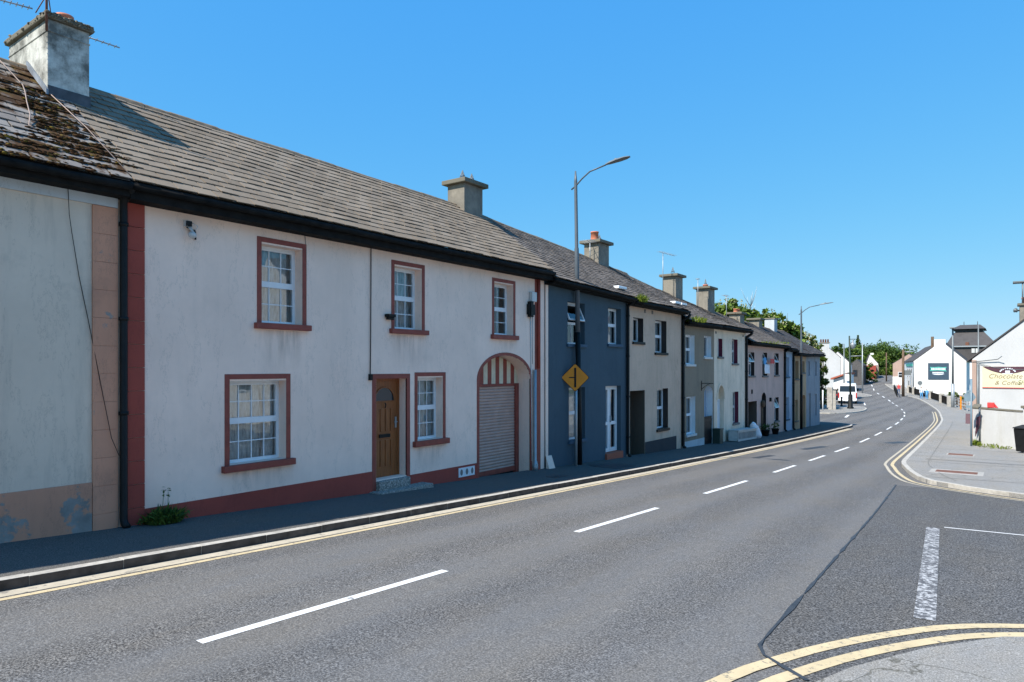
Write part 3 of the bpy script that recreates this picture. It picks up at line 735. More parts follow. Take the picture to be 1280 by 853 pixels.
b = MB(); b.tube([(-12.2, 4.9, 5.1), (-12.25, 4.98, 5.47)], .012, 5); b.build('aerial_mast', m['galv'], roof0); b = MB(); b.tube([(-11.6, 2.9, 4.2), (-11.6, 3.6, 5.22)], .012, 5); b.build('aerial_mast', m['galv'], roof0)
b = MB(); b.tube([(-12.0, 3.6, 4.65), (-11.75, 3.75, 4.35), (-11.4, 3.82, 4.05), (-11.2, 3.78, 3.9), (-10.9, 3.7, 3.66), (-10.55, 3.62, 3.38), (-10.3, 3.52, 3.16), (-10.25, 3.58, 3.12)], .008, 5); b.build('loose_cable', m['cable_pale'], roof0)
b = MB(); b.tube([(-11.38, 4.16, 4.03), (-10.6, 4.33, 3.42), (-9.62, 4.47, 2.62)], .007, 5); b.build('verge_wire', m['cable_pale'], roof0)

# ================================================================== pink house with maroon trim
W1 = [dict(y0=6.68, y1=7.48, z0=.742, z1=2.045), dict(y0=6.11, y1=7.15, z0=-1.535, z1=-.21), dict(y0=9.69, y1=10.48, z0=.785, z1=2.045),
      dict(y0=10.35, y1=11.14, z0=-1.52, z1=-.205), dict(y0=12.98, y1=13.76, z0=.80, z1=2.045)]
for o in W1: o['dep'] = .2
ops = W1 + [dict(y0=9.2, y1=10.03, z0=-2.19, z1=-.21, dep=.24), dict(y0=12.40, y1=14.50, z0=-3.0, z1=.30, zs=-.28, dep=.46)]
h1, roof1 = house('pink_house', 'long pink house with maroon trim, wooden door and arched roller shutter', 4.482, 15.17, (2.49, 2.49), (4.60, 4.46), m['wall_pink'], ops, m['slate_new'], .305, .205, 0.016, 9, fas=.24, wob=.006)
window(h1, 6.68, 7.48, .742, 2.045, .2, nx=3, ny=(2, 2), sill='maroon_trim', sill_h=.1, trim='maroon_trim', seed=1)
window(h1, 6.11, 7.15, -1.535, -.21, .2, nx=4, ny=(2, 2), sill='maroon_trim', sill_h=.11, trim='maroon_trim', drape=1, seed=2)
window(h1, 9.69, 10.48, .785, 2.045, .2, nx=3, ny=(2, 2), sill='maroon_trim', sill_h=.1, trim='maroon_trim', seed=3)
window(h1, 10.35, 11.14, -1.52, -.205, .2, nx=3, ny=(2, 2), sill='maroon_trim', sill_h=.12, trim='maroon_trim', drape=1, seed=4)
window(h1, 12.98, 13.76, .80, 2.045, .2, nx=2, ny=(2, 2), sill='maroon_trim', sill_h=.11, trim='maroon_trim', curt=None, seed=5)
b = MB(); z = 2.30
while z > -2.7: b.box(FX, FX + .03, 4.53, 4.79, z - .325, z - .003); z -= .328
b.build('corner_quoins', m['maroon'], h1, bevel=.004)
b = MB(); b.box(FX, FX + .02, 4.795, 9.085, -2.9, -2.0); b.box(FX, FX + .02, 10.125, 12.30, -2.9, -2.2); b.build('plinth', m['maroon'], h1, bevel=.004)
# front door
xd = FX - .2; b = MB(); rect_ring(b, xd - .05, xd, 9.2, 10.03, -2.19, -.21, .055, 0, False)
b.box(xd - .045, xd - .012, 9.255, 9.975, -2.19, -.265)
for a, c in ((9.35, 9.46), (9.50, 9.60), (9.64, 9.74), (9.78, 9.88)):
    for z0, z1 in ((-1.98, -1.45), (-1.28, -.82)): b.box(xd - .02, xd + .004, a, c, z0, z1)
P = arch_pts(9.36, 9.87, -.66, -.40, 12)
for p, q in zip(P, P[1:]): b.prism([(xd - .014, *p), (xd - .014, *q), (xd - .014, 9.615 + (q[0] - 9.615) * 1.1, -.66 + (q[1] + .66) * 1.1), (xd - .014, 9.615 + (p[0] - 9.615) * 1.1, -.66 + (p[1] + .66) * 1.1)], (.022, 0, 0))
b.box(xd - .014, xd + .01, 9.35, 9.88, -.685, -.662)
door = b.build('door', m['wood_door'], h1, bevel=.005)
b = MB(); b.poly([(xd - .008, *p) for p in P]); b.build('fanlight', m['dark_glass'], door)
b = MB(); b.box(xd - .01, xd + .014, 9.47, 9.76, -1.40, -1.33); b.build('letterbox', m['black'], door)
b = MB(); b.box(xd - .012, xd + .012, 9.90, 9.935, -1.22, -1.0); b.tube([(xd + .01, 9.92, -1.1), (xd + .05, 9.92, -1.1), (xd + .05, 9.83, -1.1)], .01, 6); b.build('handle', m['galv'], door)
b = MB(); b.tube([(xd + .01, 9.615, -.80), (xd + .03, 9.615, -.78), (xd + .035, 9.615, -.73), (xd + .01, 9.615, -.71)], .012, 6); b.build('knocker', m['black'], door)
b = MB(); rect_ring(b, FX - .03, FX + .012, 9.095, 10.125, -2.45, -.12, .095, 0, False); b.build('door_surround', m['maroon_trim'], h1, bevel=.004)
b = MB(); b.box(FX - .24, FX + .10, 9.2, 10.05, -2.7, -2.21); b.box(FX + .002, FX + .32, 9.02, 10.5, -2.75, -2.385)
b.build('door_step', m['stone_step'], h1, bevel=.015)
# arched gateway
A_o, A_i = arch_pts(12.32, 14.58, -.28, .375, 24), arch_pts(12.40, 14.50, -.28, .30, 24)
b = MB()
for (p, q, r_, s_) in zip(A_o, A_o[1:], A_i[1:], A_i): b.prism([(FX - .02, *p), (FX - .02, *q), (FX - .02, *r_), (FX - .02, *s_)], (.032, 0, 0))
b.box(FX - .02, FX + .012, 12.32, 12.40, -2.9, -.28); b.box(FX - .02, FX + .012, 14.50, 14.58, -2.9, -.28)
b.build('arch_surround', m['maroon_trim'], h1)
xs = FX - .40; b = MB(); z = -.46
gz = g(13.4)
while z > gz + .06:
    z1 = z - .075; pr = [(xs - .02, z), (xs + .004, z - .012), (xs + .010, z - .03), (xs + .004, z - .052), (xs - .012, z - .068), (xs - .02, z1)]
    b.add([(x, 12.42, zz) for x, zz in pr] + [(x, 14.36, zz) for x, zz in pr], [(i, i + 1, 7 + i, 6 + i) for i in range(5)], 0, False); z = z1
b.box(xs - .03, xs + .01, 12.42, 14.36, gz - .05, z)
b.build('roller_shutter', m['shutter'], h1)
b = MB(); b.box(xs - .04, xs + .05, 14.36, 14.498, -3, -.40); b.box(xs - .04, xs + .04, 12.402, 14.36, -.46, -.40); b.box(xs + .012, xs + .03, 12.43, 14.35, gz - .05, gz + .07); b.build('shutter_frame', m['maroon_trim'], h1)
b = MB(); n = 13; top = lambda y: -.28 + .56 * math.sqrt(max(0, 1 - ((y - 13.45) / 1.045) ** 2))
for i in range(n):
    ya, yb = lerp(12.41, 14.49, i / n), lerp(12.41, 14.49, (i + 1) / n); pts = [(xs, ya, -.398), (xs, yb, -.398)] + [(xs, lerp(yb, ya, q / 5), top(lerp(yb, ya, q / 5))) for q in range(6)]
    b.prism(pts, (.02, 0, 0), i % 2)
b.build('striped_fanlight', [m['cream_trim'], m['maroon_trim']], h1)
b = MB(); b.box(FX - .5, FX - .44, 12.3, 14.6, -3, .4); b.build('dark_interior', m['dark_in'], h1)
# right-hand pilaster, pipes, boxes
b = MB(); b.box(FX, FX + .02, 14.72, 14.96, -3, 2.32); b.build('end_pilaster', m['maroon_trim'], h1)
b = MB(); b.tube([(FX + .06, 14.64, -.05), (FX + .06, 14.64, -2.45), (FX + .12, 14.64, -2.52)], .045, 10); b.lathe((FX + .07, 14.64, -2.66), [(.06, 0), (.075, .1), (.05, .25)], 10); b.build('drainpipe', m['galv'], h1)
b = MB(); b.tube([(FX + .05, 14.83, 2.35), (FX + .05, 14.83, -.02)], .04, 10); b.build('drainpipe', m['maroon'], h1)
b = MB(); b.tube([(FX + .015, 14.50, 1.3), (FX + .015, 14.52, .2), (FX + .015, 14.56, -2.4)], .012, 6); b.tube([(FX + .015, 14.60, 1.5), (FX + .015, 14.60, .1)], .01, 6); b.build('cable', m['white_dull'], h1)
b = MB(); b.box(FX, FX + .09, 14.34, 14.62, 1.36, 1.63); b.box(FX, FX + .12, 14.38, 14.5, 1.3, 1.7); b.build('junction_box', m['black'], h1, bevel=.01)
b = MB(); b.box(FX, FX + .1, 14.46, 14.68, 1.70, 1.95); b.build('meter_box', m['white_dull'], h1, bevel=.015)
b = MB(); b.box(FX, FX + .06, 5.36, 5.46, 2.10, 2.19); b.box(FX + .061, FX + .09, 5.37, 5.45, 2.105, 2.18, 1); b.tube([(FX + .03, 5.40, 2.10), (FX + .05, 5.52, 2.03), (FX + .02, 5.54, 1.93)], .014, 6, 1); b.box(FX, FX + .05, 5.47, 5.53, 1.99, 2.07, 1); b.tube([(FX + .05, 5.42, 2.1), (FX + .11, 5.45, 2.02)], .02, 6); b.blob((FX + .13, 5.43, 1.97), .06, 0, 0, 1, (1, 1, .9)); b.tube([(FX + .03, 5.46, 2.18), (FX + .1, 5.53, 2.12), (FX + .03, 5.5, 2.0)], .006, 5); b.build('security_light', [m['white_dull'], m['black']], h1)
b = MB(); b.box(FX, FX + .12, 9.42, 9.62, 1.0, 1.06); b.box(FX + .02, FX + .10, 9.44, 9.60, .95, 1.0); b.build('wall_lamp', m['black'], h1, bevel=.01)
b = MB(); b.tube([(FX + .02, 9.05, 2.4), (FX + .02, 9.05, 1.6), (FX + .02, 9.04, .3), (FX + .02, 9.03, -.15)], .010, 6); b.box(FX, FX + .05, 9.0, 9.07, -.24, -.12); b.build('cable', m['black'], h1)
b = MB(); b.tube([(FX + .006, 7.52, 2.45), (FX + .008, 7.56, 2.0)], .006, 5); b.build('cable', m['steel'], h1)
b = MB()
for i in range(3): b.box(FX + .02, FX + .034, 11.64 + i * .188, 11.64 + i * .188 + .184, -2.45, -2.245)
tp = b.build('wall_tiles', m['white_pvc'], h1)
for i in range(3):
    b = MB(); b.prism([(FX + .036, 11.732 + i * .188 + .045 * math.cos(t), -2.345 + .07 * math.sin(t)) for t in [2 * PI * q / 14 for q in range(14)]], (.001, 0, 0)); b.build('tile_motif', m['steel'], tp)
downpipe(h1, 4.487, 2.45, g(4.5), .05)
chimney(roof1, -12.16, 14.62, .6, .8, 3.9, 5.02, 'chim_grey', 'chim_cap', .12, .12, cowls=((.05, -.18, .11, .3), (.05, .22, .11, .3)), band=False)
b = MB(); b.poly([(-12.5, 15.12, 4.0), (-12.5, 15.17, 4.0), (-12.5, 15.17, 4.3)]); 
def stain(Y0, Y1, z0, z1):
    b = MB(); n = 3; b.poly([(FX + .0025, Y0, z0), (FX + .0025, Y1, z0), (FX + .0025, Y1, z1), (FX + .0025, Y0, z1)]); b.build('stain', m['stain'], h1)
for a in ((6.5, 7.7, -.05, .63), (5.95, 7.35, -1.98, -1.65), (9.55, 10.7, -.1, .67), (10.2, 11.3, -2.18, -1.65), (12.85, 13.95, .4, .68)): stain(*a)
# ================================================================== blue house
ops = [dict(y0=16.36, y1=17.32, z0=.675, z1=1.86), dict(y0=18.76, y1=19.62, z0=.74, z1=1.86), dict(y0=16.43, y1=17.34, z0=-2.05, z1=-.56), dict(y0=18.6, y1=19.62, z0=-2.66, z1=-.565)]
h2, roof2 = house('blue_house', 'dark blue house with a white glazed door and one window vent pushed open', 15.18, 20.05, (2.33, 2.2), (4.38, 4.08), m['wall_blue'], ops, m['slate_old'], .25, .165, .05, 21)
window(h2, 16.36, 17.32, .675, 1.86, split=.5, tilt=True, sill='sill_blue', curt=None, nx=2, seed=11)
window(h2, 18.76, 19.62, .74, 1.86, split=.52, sill='sill_blue', curt='lace', seed=12)
window(h2, 16.43, 17.34, -2.05, -.56, split=.5, sill='sill_blue', curt='curtain', seed=13)
xd = FX - .14; b = MB(); rect_ring(b, xd - .06, xd, 18.6, 19.62, -2.62, -.565, .06)
b.box(xd - .06, xd, 19.02, 19.10, -2.56, -.625)
for a, c in ((18.66, 19.02), (19.10, 19.56)):
    rect_ring(b, xd - .05, xd + .012, a, c, -2.56, -.625, .055); b.box(xd - .05, xd + .012, a + .05, c - .05, -1.78, -1.68)
d2 = b.build('glazed_door', m['white_pvc'], h2)
b = MB(); b.poly([(xd - .03, 18.66, -2.5), (xd - .03, 19.56, -2.5), (xd - .03, 19.56, -.63), (xd - .03, 18.66, -.63)]); b.build('glass', m['glass'], d2)
curtain(d2, xd - .2, 18.6, 19.62, -2.6, -.6, m['curtain'], 'net_curtain', seed=14)
b = MB(); b.box(xd + .012, xd + .05, 19.115, 19.15, -1.7, -1.5); b.build('handle', m['galv'], d2)
b = MB(); b.box(xd - .05, FX + .07, 18.56, 19.66, -3, -2.63); b.build('door_step', m['brick_red'], h2, bevel=.01)
b = MB(); b.box(FX - .002, FX + .04, 15.19, 15.30, -3, 2.2); b.prism([(FX + .002, 15.19, -2.75), (FX + .18, 15.19, -2.75), (FX + .04, 15.19, -2.35), (FX + .002, 15.19, -2.35)], (0, .28, 0)); b.build('end_pilaster', m['wall_pink'], h2)
downpipe(h2, 20.0, 2.15, g(20), .05)
# ================================================================== beige house
ops = [dict(y0=20.5, y1=21.28, z0=.865, z1=1.66, rmi=1), dict(y0=22.25, y1=23.23, z0=.54, z1=1.675, rmi=1), dict(y0=20.27, y1=21.4, z0=-3.2, z1=-.757, dep=1.0, rmi=2, back=2), dict(y0=22.4, y1=23.37, z0=-2.165, z1=-.74, rmi=1)]
for o in (0, 1, 3): ops[o]['dep'] = .2
h3, roof3 = house('beige_house', 'streaky beige house with a recessed entrance and black painted window reveals', 20.055, 24.62, (2.13, 2.10), (4.08, 3.74), m['wall_beige'], ops, m['slate_old'], .25, .165, .05, 33, extra_mats=(m['dark_frame'], m['passage']))
window(h3, 20.5, 21.28, .865, 1.66, .2, split=None, sill='black', curt='lace', seed=15)
window(h3, 22.25, 23.23, .54, 1.675, .2, sill='black', curt='curtain', seed=16)
window(h3, 22.4, 23.37, -2.165, -.74, .2, sill='black', curt='curtain', seed=17)
b = MB(); b.box(FX, FX + .015, 21.42, 24.12, -3.4, -2.525); b.build('plinth', m['plinth_dark'], h3)
b = MB(); b.box(FX - .99, FX - .94, 20.4, 21.3, -3.0, -.95); b.build('door', m['passage'], h3)
for y in (21.35, 21.95): b = MB(); b.box(FX, FX + .012, y, y + .12, 1.86, 1.98); b.build('wall_vent', m['sill_grey'], h3)
downpipe(h3, 24.66, 1.95, g(24.7), .055)
chimney(roof3, -12.16, 22.15, .6, .8, 3.0, 4.52, 'chim_grey', 'chim_cap', .13, .11, pots=((.0, -.15, .15, .34),), cowls=((0, .22, .11, .3),), band=False)
aerial(roof3, (-12.1, 21.55, 3.8), .7, (.2, -.7, 0), 6, .5)
# ================================================================== olive grey house
ops = [dict(y0=25.05, y1=25.97, z0=.14, z1=1.27, rmi=1), dict(y0=27.02, y1=27.86, z0=.445, z1=1.3, rmi=1), dict(y0=25.13, y1=26.05, z0=-2.58, z1=-1.12, rmi=1), dict(y0=27.05, y1=28.02, z0=-3.5, z1=-.757, zs=-1.05, dep=.3, rmi=1)]
h4, roof4 = house('olive_house', 'olive grey house with white window reveals and arched doorway behind a black half gate', 24.7, 28.21, (1.72, 1.74), (3.66, 3.36), m['wall_olive'], ops, m['slate_old'], .25, .165, .05, 44, extra_mats=(m['white_pvc'],))
window(h4, 25.05, 25.97, .14, 1.27, sill='white_dull', curt='lace', seed=18)
window(h4, 27.02, 27.86, .445, 1.3, split=None, sill='white_dull', curt='lace', seed=19)
window(h4, 25.13, 26.05, -2.58, -1.12, sill='white_dull', curt='curtain', seed=20)
b = MB(); A = arch_pts(27.05, 28.02, -1.05, -.757, 12); b.poly([(FX - .28, 27.05, -3.4)] + [(FX - .28, *p) for p in A] + [(FX - .28, 28.02, -3.4)]); b.build('door', m['wall_lightblue'], h4)
b = MB()
for i in range(8): y = 27.06 + i * .12; b.box(FX - .06, FX - .03, y, y + .112, -3.2, -2.0)
b.box(FX - .03, FX - .015, 27.06, 28.0, -2.2, -2.1); b.box(FX - .03, FX - .015, 27.06, 28.0, -3.0, -2.9); b.build('half_gate', m['black'], h4)
b = MB(); b.tube([(FX + .02, 26.7, -.62), (FX + .5, 26.7, -.62)], .014, 6); b.tube([(FX + .02, 26.7, -.85), (FX + .25, 26.7, -.68), (FX + .4, 26.7, -.62)], .01, 6); b.tube([(FX + .02, 26.7, -.92), (FX + .02, 26.7, -.52)], .014, 6); b.build('sign_bracket', m['black'], h4)
b = MB(); b.box(FX, FX + .014, 24.72, 27.03, -3.4, -2.83); b.build('plinth', m['frieze'], h4)
b = MB(); b.box(FX, FX + .02, 24.72, 24.92, -2.95, 1.6); b.build('end_pilaster', m['wall_olive'], h4)
aerial(roof4, (-12.16, 28.15, 3.3), 1.75, (.1, 1.5, 0), 9, .3)
# ================================================================== cream house
ops = [dict(y0=28.66, y1=29.25, z0=.48, z1=1.25, rmi=1), dict(y0=30.53, y1=31.32, z0=.2, z1=1.285, rmi=1), dict(y0=28.6, y1=29.46, z0=-3.6, z1=-.757, zs=-1.36, dep=.22), dict(y0=30.64, y1=31.44, z0=-2.5, z1=-1.085, rmi=1)]
h5, roof5 = house('cream_house', 'green stained cream house with maroon reveals and an arched fanlight over its door', 28.215, 32.52, (1.74, 1.74), (3.36, 3.0), m['wall_cream'], ops, m['slate_old'], .25, .165, .05, 55, extra_mats=(m['maroon_frame'],))
window(h5, 28.66, 29.25, .48, 1.25, split=None, sill='sill_grey', curt='lace', seed=21)
window(h5, 30.53, 31.32, .2, 1.285, fr='white_dull', sill='sill_grey', curt='lace', seed=22)
window(h5, 30.64, 31.44, -2.5, -1.085, fr='white_dull', sill='sill_grey', curt='lace', seed=23)
xd = FX - .18; b = MB(); rect_ring(b, xd - .06, xd, 28.6, 29.46, -3.3, -1.36, .07); b.box(xd - .05, xd - .02, 28.67, 29.39, -3.25, -1.45)
for y in (28.8, 29.1): b.box(xd - .02, xd - .008, y, y + .16, -3.1, -1.6)
b.build('door', m['white_pvc'], h5)
b = MB(); A = arch_pts(28.6, 29.46, -1.36, -.757, 12); b.poly([(xd - .02, *p) for p in A]); b.build('fanlight', m['cream_trim'], h5)
b = MB(); A1 = arch_pts(28.5, 29.56, -1.36, -.65, 16); A2 = arch_pts(28.6, 29.46, -1.36, -.757, 16)
for p, q, r_, s_ in zip(A1, A1[1:], A2[1:], A2): b.prism([(FX + .001, *p), (FX + .001, *q), (FX + .001, *r_), (FX + .001, *s_)], (.03, 0, 0))
b.build('arch_moulding', m['wall_cream'], h5)
downpipe(h5, 32.45, 1.6, g(32.5), .06)
for y in (28.35, 32.05): b = MB(); b.box(FX, FX + .012, y, y + .14, 1.44, 1.54); b.build('wall_vent', m['sill_grey'], h5)
chimney(roof5, -12.16, 29.25, .62, .8, 2.8, 4.08, 'chim_grey', 'chim_cap', .13, .11, cowls=((0, 0, .12, .36),), band=False)
aerial(roof5, (-12.1, 32.2, 3.0), 1.3, (.06, -.3, 0), 4, .2)
# ================================================================== mauve house
ops = [dict(y0=33.0, y1=33.9, z0=-.38, z1=.75, rmi=1), dict(y0=35.26, y1=36.1, z0=-.4, z1=.77, rmi=1), dict(y0=37.46, y1=38.3, z0=-.38, z1=.77, rmi=1), dict(y0=32.9, y1=34.3, z0=-3.9, z1=-1.625, dep=1.0, rmi=2, back=2), dict(y0=35.12, y1=35.92, z0=-3.9, z1=-1.25, zs=-1.6, dep=.25, rmi=1), dict(y0=37.46, y1=38.3, z0=-2.84, z1=-1.58, rmi=1)]
h6, roof6 = house('mauve_house', 'dusky mauve house with three upper window vents tipped open and a dark arched door', 32.525, 39.42, (1.18, 1.16), (3.0, 2.62), m['wall_mauve'], ops, m['slate_old'], .25, .165, .05, 66, extra_mats=(m['dark_frame'], m['passage']))
for a, c, z0, z1, s_ in ((33.0, 33.9, -.38, .75, 24), (35.26, 36.1, -.4, .77, 25), (37.46, 38.3, -.38, .77, 26)): window(h6, a, c, z0, z1, split=.52, tilt=True, sill='sill_grey', curt=None, seed=s_)
window(h6, 37.46, 38.3, -2.84, -1.58, split=.5, tilt=True, sill='sill_grey', curt=None, seed=27)
b = MB(); A = arch_pts(35.12, 35.92, -1.6, -1.25, 12); b.poly([(FX - .2, 35.12, -3.9)] + [(FX - .2, *p) for p in A] + [(FX - .2, 35.92, -3.9)]); b.build('door', m['black'], h6)
b = MB(); b.tube([(FX + .06, 35.0, -3.7), (FX + .06, 35.0, -1.75)], .05, 8); b.blob((FX + .1, 35.0, -1.8), .12, 0, 0, 1, (1, 1, 1.6)); b.build('door_column', m['pole_wood'], h6)
b = MB(); b.box(FX, FX + .1, 36.5, 36.6, -1.75, -1.55); b.box(FX, FX + .05, 33.4, 33.5, -1.25, -1.05); b.build('wall_lamp', m['black'], h6)
chimney(roof6, -12.16, 33.4, .62, .9, 2.5, 3.92, 'chim_grey', 'chim_cap', .13, .11, pots=((0, 0, .13, .14),), cowls=((0, 0, .1, .42),), band=False)
chimney(roof6, -12.16, 38.3, .62, .75, 2.2, 2.98, 'chim_grey', 'chim_cap', .12, .11, pots=((0, -.15, .13, .2), (0, .15, .13, .2)), band=False)
aerial(roof6, (-12.3, 37.0, 2.6), 1.3, (.1, -.8, 0), 6, .3)
downpipe(h6, 39.38, 1.05, g(39.4), .06)
# ================================================================== pale blue narrow house
ops = [dict(y0=39.75, y1=40.5, z0=-.49, z1=.58), dict(y0=39.75, y1=40.5, z0=-2.88, z1=-1.65)]
h7, roof7 = house('pale_blue_house', 'narrow pale blue house between the mauve and the tan houses', 39.425, 41.32, (1.05, 1.0), (2.70, 2.62), m['wall_lightblue'], ops, m['slate_dark'], .25, .165, .03, 77)
window(h7, 39.75, 40.5, -.49, .58, sill='sill_blue', curt='lace', seed=28); window(h7, 39.75, 40.5, -2.88, -1.65, sill='sill_blue', curt='lace', seed=29)
downpipe(h7, 41.25, .9, g(41.3), .06)
# ================================================================== tan house
ops = [dict(y0=41.9, y1=42.7, z0=-.65, z1=.39), dict(y0=43.44, y1=44.2, z0=-.29, z1=.39), dict(y0=43.55, y1=44.4, z0=-4, z1=-1.64, zs=-1.95, dep=.2), dict(y0=41.9, y1=42.5, z0=-3.1, z1=-1.88)]
h8, roof8 = house('tan_house', 'ochre tan house with arched brown door behind the second street lamp', 41.325, 44.62, (.80, .78), (2.60, 2.5), m['wall_tan'], ops, m['slate_dark'], .25, .165, .03, 88)
window(h8, 41.9, 42.7, -.65, .39, fr='dark_frame', curt=None, seed=30); window(h8, 43.44, 44.2, -.29, .39, fr='dark_frame', split=None, curt=None, seed=31); window(h8, 41.9, 42.5, -3.1, -1.88, curt='lace', seed=32)
b = MB(); A = arch_pts(43.55, 44.4, -1.95, -1.64, 12); b.poly([(FX - .18, 43.55, -4)] + [(FX - .18, *p) for p in A] + [(FX - .18, 44.4, -4)]); b.build('door', m['wood_door'], h8)
chimney(roof8, -12.16, 41.9, .6, .7, 2.1, 2.86, 'chim_grey', 'chim_cap', .12, .11, band=False)
# ================================================================== end house
bw = [dict(y0=44.95, y1=45.6, z0=-.49, z1=.4), dict(y0=46.6, y1=47.5, z0=-.51, z1=.41), dict(y0=46.6, y1=47.5, z0=-3.1, z1=-1.69), dict(y0=44.95, y1=45.8, z0=-4, z1=-1.6)]
for o in bw: o['dep'] = .09
h9, roof9 = house('end_house', 'slate blue end house with blocked up windows where the terrace stops', 44.625, 48.42, (.80, .84), (2.5, 2.5), m['wall_slateblue'], bw, m['slate_dark'], .25, .165, .03, 99)
for o in bw:
    b = MB(); b.poly([(FX - .07, o['y0'], o['z0']), (FX - .07, o['y1'], o['z0']), (FX - .07, o['y1'], o['z1']), (FX - .07, o['y0'], o['z1'])]); b.build('blocked_window', m['wall_slateblue'], h9)
chimney(roof9, -12.16, 45.2, .6, .7, 2.0, 3.1, 'frieze', 'chim_grey', .05, .07, band=False)
# small pale vents on the roofs
for rf, y, vv, e, r in ((roof2, 19.55, .12, 2.27, 4.1), (roof3, 24.2, .14, 2.15, 3.78), (roof4, 27.2, .5, 1.8, 3.4)):
    b = MB(); x, z = lerp(EX, RX, vv), lerp(e, r, vv); b.box(x - .12, x + .1, y - .28, y + .28, z + .0, z + .09); b.build('roof_vent', m['white_body'], rf, bevel=.02)

# ================================================================== lamps and signs on the left
def street_lamp(x, y, zt, black_top, label, arm, lean=(0, 0)):
    zb = g(y); r = thing('street_lamp', (x, y, zb), label, 'street lamp', 'street lamps against the terrace')
    L = lambda z: (x + lean[0] * (z - zb) / (zt - zb), y + lean[1] * (z - zb) / (zt - zb), z)
    b = MB(); b.tube([L(zb - .1), L(black_top)], .075, 12); b.build('base_column', m['black'], r)
    b = MB(); b.tube([L(black_top), L(zt - 2.2), L(zt - 2.15), L(zt - .3), L(zt)], [.068, .062, .05, .045, .02], 12); b.build('column', m['lamp_col'], r)
    o = Vector(L(zt - .42)); b = MB(); b.tube([o + Vector((-.14, 0, -.08)), o, o + Vector((.2, 0, .17)), o + Vector((.45, 0, .33)), o + Vector((arm - .55, 0, .43))], .022, 8); b.build('arm', m['lamp_col'], r)
    c = o + Vector((arm - .55, 0, .43)); b = MB()
    prof = [(0, .035, .03), (.12, .075, .05), (.38, .12, .05), (.6, .11, .035), (.72, .05, .02)]
    vs = []
    for u, hw, hh in prof: vs += [(c.x + u, c.y - hw, c.z + .13 * u), (c.x + u, c.y - hw * .6, c.z + .13 * u + hh), (c.x + u, c.y + hw * .6, c.z + .13 * u + hh), (c.x + u, c.y + hw, c.z + .13 * u)]
    b.add(vs, [(4 * i + j, 4 * i + (j + 1) % 4, 4 * i + 4 + (j + 1) % 4, 4 * i + 4 + j) for i in range(4) for j in range(4)] + [(3, 2, 1, 0), (16, 17, 18, 19)]); b.blob((c.x + .3, c.y, c.z + .1), .035)
    b.build('lamp_head', m['steel'], r); return r
street_lamp(-9.72, 16.72, 5.55, 1.0, 'tall grey street lamp with black base in front of the blue house', 1.5, (-.1, -.06))
street_lamp(-9.66, 42.3, 3.62, -.4, 'grey street lamp in front of the tan house at the far end of the terrace', 1.55)
sp = (-9.62, 16.35); zg = g(sp[1])
r = thing('junction_sign', (*sp, zg), 'yellow diamond side road warning sign on a grey post before the blue house', 'road sign')
b = MB(); b.tube([(*sp, zg - .1), (*sp, -.1)], .038, 10); b.build('post', m['galv'], r)
ang = math.radians(12); MS = Matrix.Translation((sp[0] + .0, sp[1] - .05, -.27)) @ Matrix.Rotation(math.radians(38), 4, 'Z')
def in_sign(bb, pts, y0, y1, mi=0): bb.prism([MS @ Vector((a, y0, c)) for a, c in pts], MS.to_3x3() @ Vector((0, y1 - y0, 0)), mi)
def dia(h, c=.05, n=4):
    P = []
    for q in range(4):
        t = PI / 2 * q; ctr = Vector(((h - c * 1.414) * math.cos(t), (h - c * 1.414) * math.sin(t)))
        for i in range(n + 1): a = t - PI / 4 + PI / 2 * i / n; P.append((ctr.x + c * math.cos(a), ctr.y + c * math.sin(a)))
    return P
b = MB(); in_sign(b, dia(.40), -.004, .0); pl = b.build('sign_plate', m['black'], r)
b = MB(); in_sign(b, dia(.382, .045), -.008, -.0045); b.build('sign_face', m['sign_yellow'], r)
b = MB(); in_sign(b, [(-.028, -.27), (.028, -.27), (.028, .27), (-.028, .27)], -.011, -.0085); in_sign(b, [(-.17, -.012), (-.028, -.012), (-.028, .018), (-.17, .018)], -.011, -.0085); b.build('side_road_symbol', m['black'], r)

# covers in the pavement
def cover(x0, x1, y0, y1, mat, label, surround=None, cat='manhole cover', dz=.008, rot=0):
    c = ((x0 + x1) / 2, (y0 + y1) / 2); zc = g(c[1]); sl = g(c[1] + .5) - g(c[1] - .5)
    r = thing('manhole_cover', (c[0], c[1], zc), label, cat)
    def sheet(nm, a, bq, e, f, dz, mt):
        q = MB(); q.add([(x, y, g(y) + dz + w_) for w_ in (0, -.03) for x, y in ((a, e), (bq, e), (bq, f), (a, f))], [(0, 1, 2, 3), (0, 4, 5, 1), (1, 5, 6, 2), (2, 6, 7, 3), (3, 7, 4, 0)]); q.build(nm, mt, r)
    sheet('lid', x0, x1, y0, y1, dz, mat)
    if surround: sheet('concrete_frame', x0 - surround, x1 + surround, y0 - surround * 2, y1 + surround * 2, dz - .004, m['concrete'])
cover(-1.62, -.62, 22.95, 23.6, m['rust'], 'rusty rectangular cover in a pale concrete frame, nearer the side road', .14)
cover(-1.72, -.95, 30.0, 30.75, m['rust'], 'rusty narrow cover in the right pavement before the white yard wall', .05)
cover(-9.3, -8.45, 16.6, 17.7, m['tar'], 'dark rectangular cover in the pavement beside the blue house door')
cover(-9.45, -9.05, 16.75, 17.2, m['tar'], 'small dark cover in the pavement behind the yellow sign post')
cover(-8.9, -8.6, 13.7, 14.2, m['tar'], 'small square cover in the pavement before the roller shutter')

